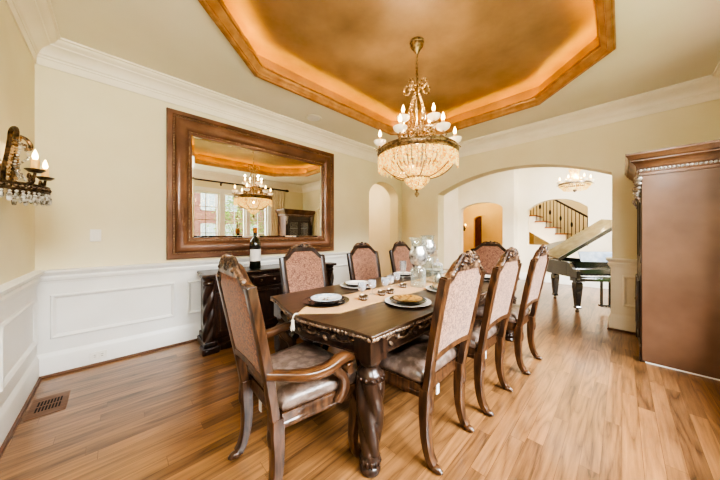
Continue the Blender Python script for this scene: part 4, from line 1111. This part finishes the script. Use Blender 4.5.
# ------------------------------------------------------------------ curtains and rod
rd = thing('curtain_rod', 'long dark turned curtain rod with finials above the windows', 'curtain rod', (2.15,-.72,2.78))
MB().tube([(-1.92,0,0),(1.95,0,0)], .022, 12).build('pole', M['ebony'], rd)
for s in (-1, 1):
    MB().lathe([(0,0),(.03,.0),(.034,.02),(.022,.03),(.04,.06),(.045,.09),(.03,.12),(.015,.13),(.02,.145),(0,.16)], 14, M=Matrix.Translation((s*1.93,0,0)) @ Matrix.Rotation(s*pi/2,4,'Y')).build('finial', M['ebony'], rd)
for x in (-1.2,0,1.2): MB().box(x-.012,x+.012,-.13,.0,-.03,-.018).box(x-.02,x+.02,-.13,-.115,-.08,.04).build('bracket', M['ebony'], rd)
for nm, x0, x1, lb in (('a',3.60,4.08,'cream pleated curtain hanging beside the tall cabinet'),('b',.24,.66,'cream pleated curtain at the window end away from the cabinet')):
    cu = thing('curtain', lb, 'curtain', ((x0+x1)/2,-.755,.02), 0, 'cream window curtains'); w = (x1-x0)/2
    b = MB(); fn = lambda u,v: (-w+2*w*u, .024*sin(u*2*pi*7)*(1-.25*v), 2.73*v)
    b.grid(fn, 90, 8); b.build('pleated_panel', M['curtain'], cu, smooth=60)
    for k in range(7):
        x = -w+2*w*(k+.5)/7
        MB().tube([(x,.035+.03*cos(t)-.0,2.76+.03*sin(t)) for t in [2*pi*q/12 for q in range(12)]], .004, 5, closed=True, cap=False).build('curtain_ring', M['ebony'], cu)

# ------------------------------------------------------------------ outdoors, seen through the windows and in the mirror
struct(MB().box(-20,30,-45,-1.05,-.5,-.35).build('ground_lawn', M['grass'], smooth=0))
struct(MB().box(-20,30,-11.2,-9.6,-.35,-.34).build('street_path', M['roof'], smooth=0))
hs = thing('brick_house', 'red brick house with white windows across the lawn, seen in the mirror', 'house', (5.5,-17,-.35))
MB().box(-5,5,-5,0,0,6.2).build('wall', M['brick'], hs, smooth=0)
MB().prism([(-5.4,6.2),(5.4,6.2),(0,9.2)], -5.3, .3, 'y').build('roof', M['roof'], hs, smooth=0)
for x in (-3.6,-1.8,0,1.8,3.6):
    for z in (.9,3.7):
        w = MB().box(x-.55,x+.55,-.02,.06,z,z+.08).box(x-.55,x+.55,-.02,.06,z+1.62,z+1.7).box(x-.55,x-.47,-.02,.06,z,z+1.7).box(x+.47,x+.55,-.02,.06,z,z+1.7).box(x-.03,x+.03,-.02,.05,z,z+1.7).box(x-.5,x+.5,-.02,.05,z+.82,z+.88).build('window', M['white'], hs, smooth=0)
        MB().box(x-.5,x+.5,-.01,.02,z+.05,z+1.65).build('window_pane', M['bluep'], w, smooth=0)
def bush(name, label, loc, r, mat, n, cat='tree', trunk=None):
    t = thing(name, label, cat, loc, 0, 'trees and shrubs outside the windows')
    rn_ = random.Random(hash(label) % 1000 if False else len(label)*7+int(loc[0]*10))
    b = MB()
    for i in range(n):
        th = rn_.uniform(0,2*pi); ph = math.acos(rn_.uniform(-.9,1)); q = rn_.uniform(.55,1)
        wob = 1+.25*sin(5*th+3*ph)
        c = Vector((r[0]*q*wob*sin(ph)*cos(th), r[1]*q*wob*sin(ph)*sin(th), r[2]*(1+q*cos(ph))+(trunk or 0)))
        R = Matrix.Rotation(rn_.uniform(0,6.3),4,'Z') @ Matrix.Rotation(rn_.uniform(-1.2,1.2),4,'X')
        s = rn_.uniform(.06,.13)
        b.add([(-s*.6,0,0),(0,-s*.25,.02),(s*.6,0,0),(0,s*.4,-.01)], [(0,1,2,3)], Matrix.Translation(c) @ R)
    b.build('foliage', mat, t, smooth=0)
    b = MB().tube([(0,0,0),(.03,.02,r[2]*.7+(trunk or 0)*.5),(0,0,r[2]*1.3+(trunk or 0))], [.09,.07,.03], 8)
    for k in range(6):
        a = k*1.05; b.tube([(0,0,r[2]*.6+(trunk or 0)),(r[0]*.6*cos(a),r[1]*.6*sin(a),r[2]*1.2+(trunk or 0))], [.03,.01], 5)
    b.build('trunk', M['bark'], t)
bush('leafy_tree', 'light green leafy tree close outside the middle window', (4.7,-7.4,-.35), (1.15,.9,2.2), M['leaf2'], 2600)
bush('leafy_tree', 'deeper green leafy tree close outside the window next to the curtain', (7.2,-8.2,-.35), (1.2,.9,2.2), M['leaf'], 2600)
bush('leafy_tree', 'tall tree standing beyond the front lawn trees', (11.5,-13,-.35), (1.8,1.5,2.4), M['leaf'], 2600, trunk=.6)
bush('round_shrub', 'low clipped shrub at the foot of the brick house', (3.2,-15.8,-.35), (.9,.6,.5), M['leaf'], 700, cat='shrub')
bush('round_shrub', 'low light green shrub between the lawn and the brick house', (5.2,-15.6,-.35), (.9,.6,.45), M['leaf2'], 700, cat='shrub')

# ------------------------------------------------------------------ light
w = bpy.data.worlds.new('World'); S.world = w; w.use_nodes = True
nt = w.node_tree; bg = nt.nodes['Background']
sk = nt.nodes.new('ShaderNodeTexSky'); sk.sky_type = 'HOSEK_WILKIE'; sk.turbidity = 4; sk.sun_direction = (.3,.6,.75)
mxn = nt.nodes.new('ShaderNodeMix'); mxn.data_type = 'RGBA'; mxn.inputs[0].default_value = .75; mxn.inputs[7].default_value = (.93,.97,1,1)
nt.links.new(sk.outputs[0], mxn.inputs[6]); nt.links.new(mxn.outputs[2], bg.inputs[0]); bg.inputs['Strength'].default_value = 2.0
def lamp(name, typ, loc, power, col=(1,1,1), size=.1, to=None, sy=None):
    l = bpy.data.lights.new(name, typ); l.energy = power; l.color = col
    if typ == 'AREA':
        l.size = size
        if sy: l.shape = 'RECTANGLE'; l.size_y = sy
    elif typ == 'SUN': l.angle = size
    else: l.shadow_soft_size = size
    o = bpy.data.objects.new(name, l); COL.objects.link(o); o.location = loc
    if to is not None: o.rotation_euler = (Vector(to)-Vector(loc)).to_track_quat('-Z','Y').to_euler()
    return o
lamp('daylight_over_windows', 'AREA', (2.0,-4.8,4.6), 3400, (.93,.97,1), 5.5, (1.8,2.5,1.0), 2.6)
lamp('fill_lamp', 'AREA', (-.25,-.55,2.6), 72, (.93,.97,1), .8, (.9,3.6,2.45))  # unseen fill light added behind the camera to brighten the room
lamp('basket_lamp', 'POINT', (CX,CY,2.02), 9, (1,.82,.6), .02)
for d_ in (-42,54,138,228):
    a_ = fa+radians(d_); lamp('candle_lamp', 'POINT', (CX+.195*cos(a_),CY+.195*sin(a_),2.572), 5, (1,.84,.6), .012)
lamp('sconce_lamp', 'POINT', (XA+.165,2.80,1.83), 1.3, (1,.78,.5), .012)
lamp('foyer_fill', 'AREA', (6.6,.7,HF-.06), 42, (1,.97,.92), 2.4, (6.6,.7,0))  # soft area light added under the ceiling to fill the foyer
lamp('foyer_candle_lamp', 'POINT', (fx,fy,2.50), 8, (1,.85,.65), .02)
lamp('hall_lamp', 'POINT', (9.2,3.7,2.5), 30, (1,.86,.52), .15)
lamp('hall_far_lamp', 'POINT', (10.9,3.9,2.4), 16, (1,.86,.52), .15)
lamp('passage_lamp', 'POINT', (4.0,4.6,2.5), 17, (1,.86,.64), .15)
lamp('stair_lamp', 'POINT', (9.3,.4,4.2), 60, (1,.95,.88), .3)
lamp('stair_under_lamp', 'POINT', (9.0,1.7,.9), 6, (1,.75,.45), .1)

sun = lamp('afternoon_sun', 'SUN', (5,20,20), 3.2, (1,.96,.9), .02, (5,0,4))
# ------------------------------------------------------------------ camera
cam = bpy.data.cameras.new('camera'); co = bpy.data.objects.new('camera', cam); COL.objects.link(co)
cam.sensor_width = 36; cam.lens = 36*252/720; cam.shift_y = -5/720
co.location = (0,0,1.28)
ca = radians(46.11)
fwd = Vector((cos(ca), sin(ca), 0))
co.rotation_euler = fwd.to_track_quat('-Z','Y').to_euler()
cam.clip_start = .02; cam.clip_end = 200
S.camera = co
S.view_settings.view_transform = 'AgX'; S.view_settings.look = 'AgX - High Contrast'; S.view_settings.exposure = .28; S.view_settings.gamma = 1
S.cycles.use_denoising = True
S.cycles.max_bounces = 10; S.cycles.diffuse_bounces = 6; S.cycles.transparent_max_bounces = 16
S.cycles.sample_clamp_indirect = 8
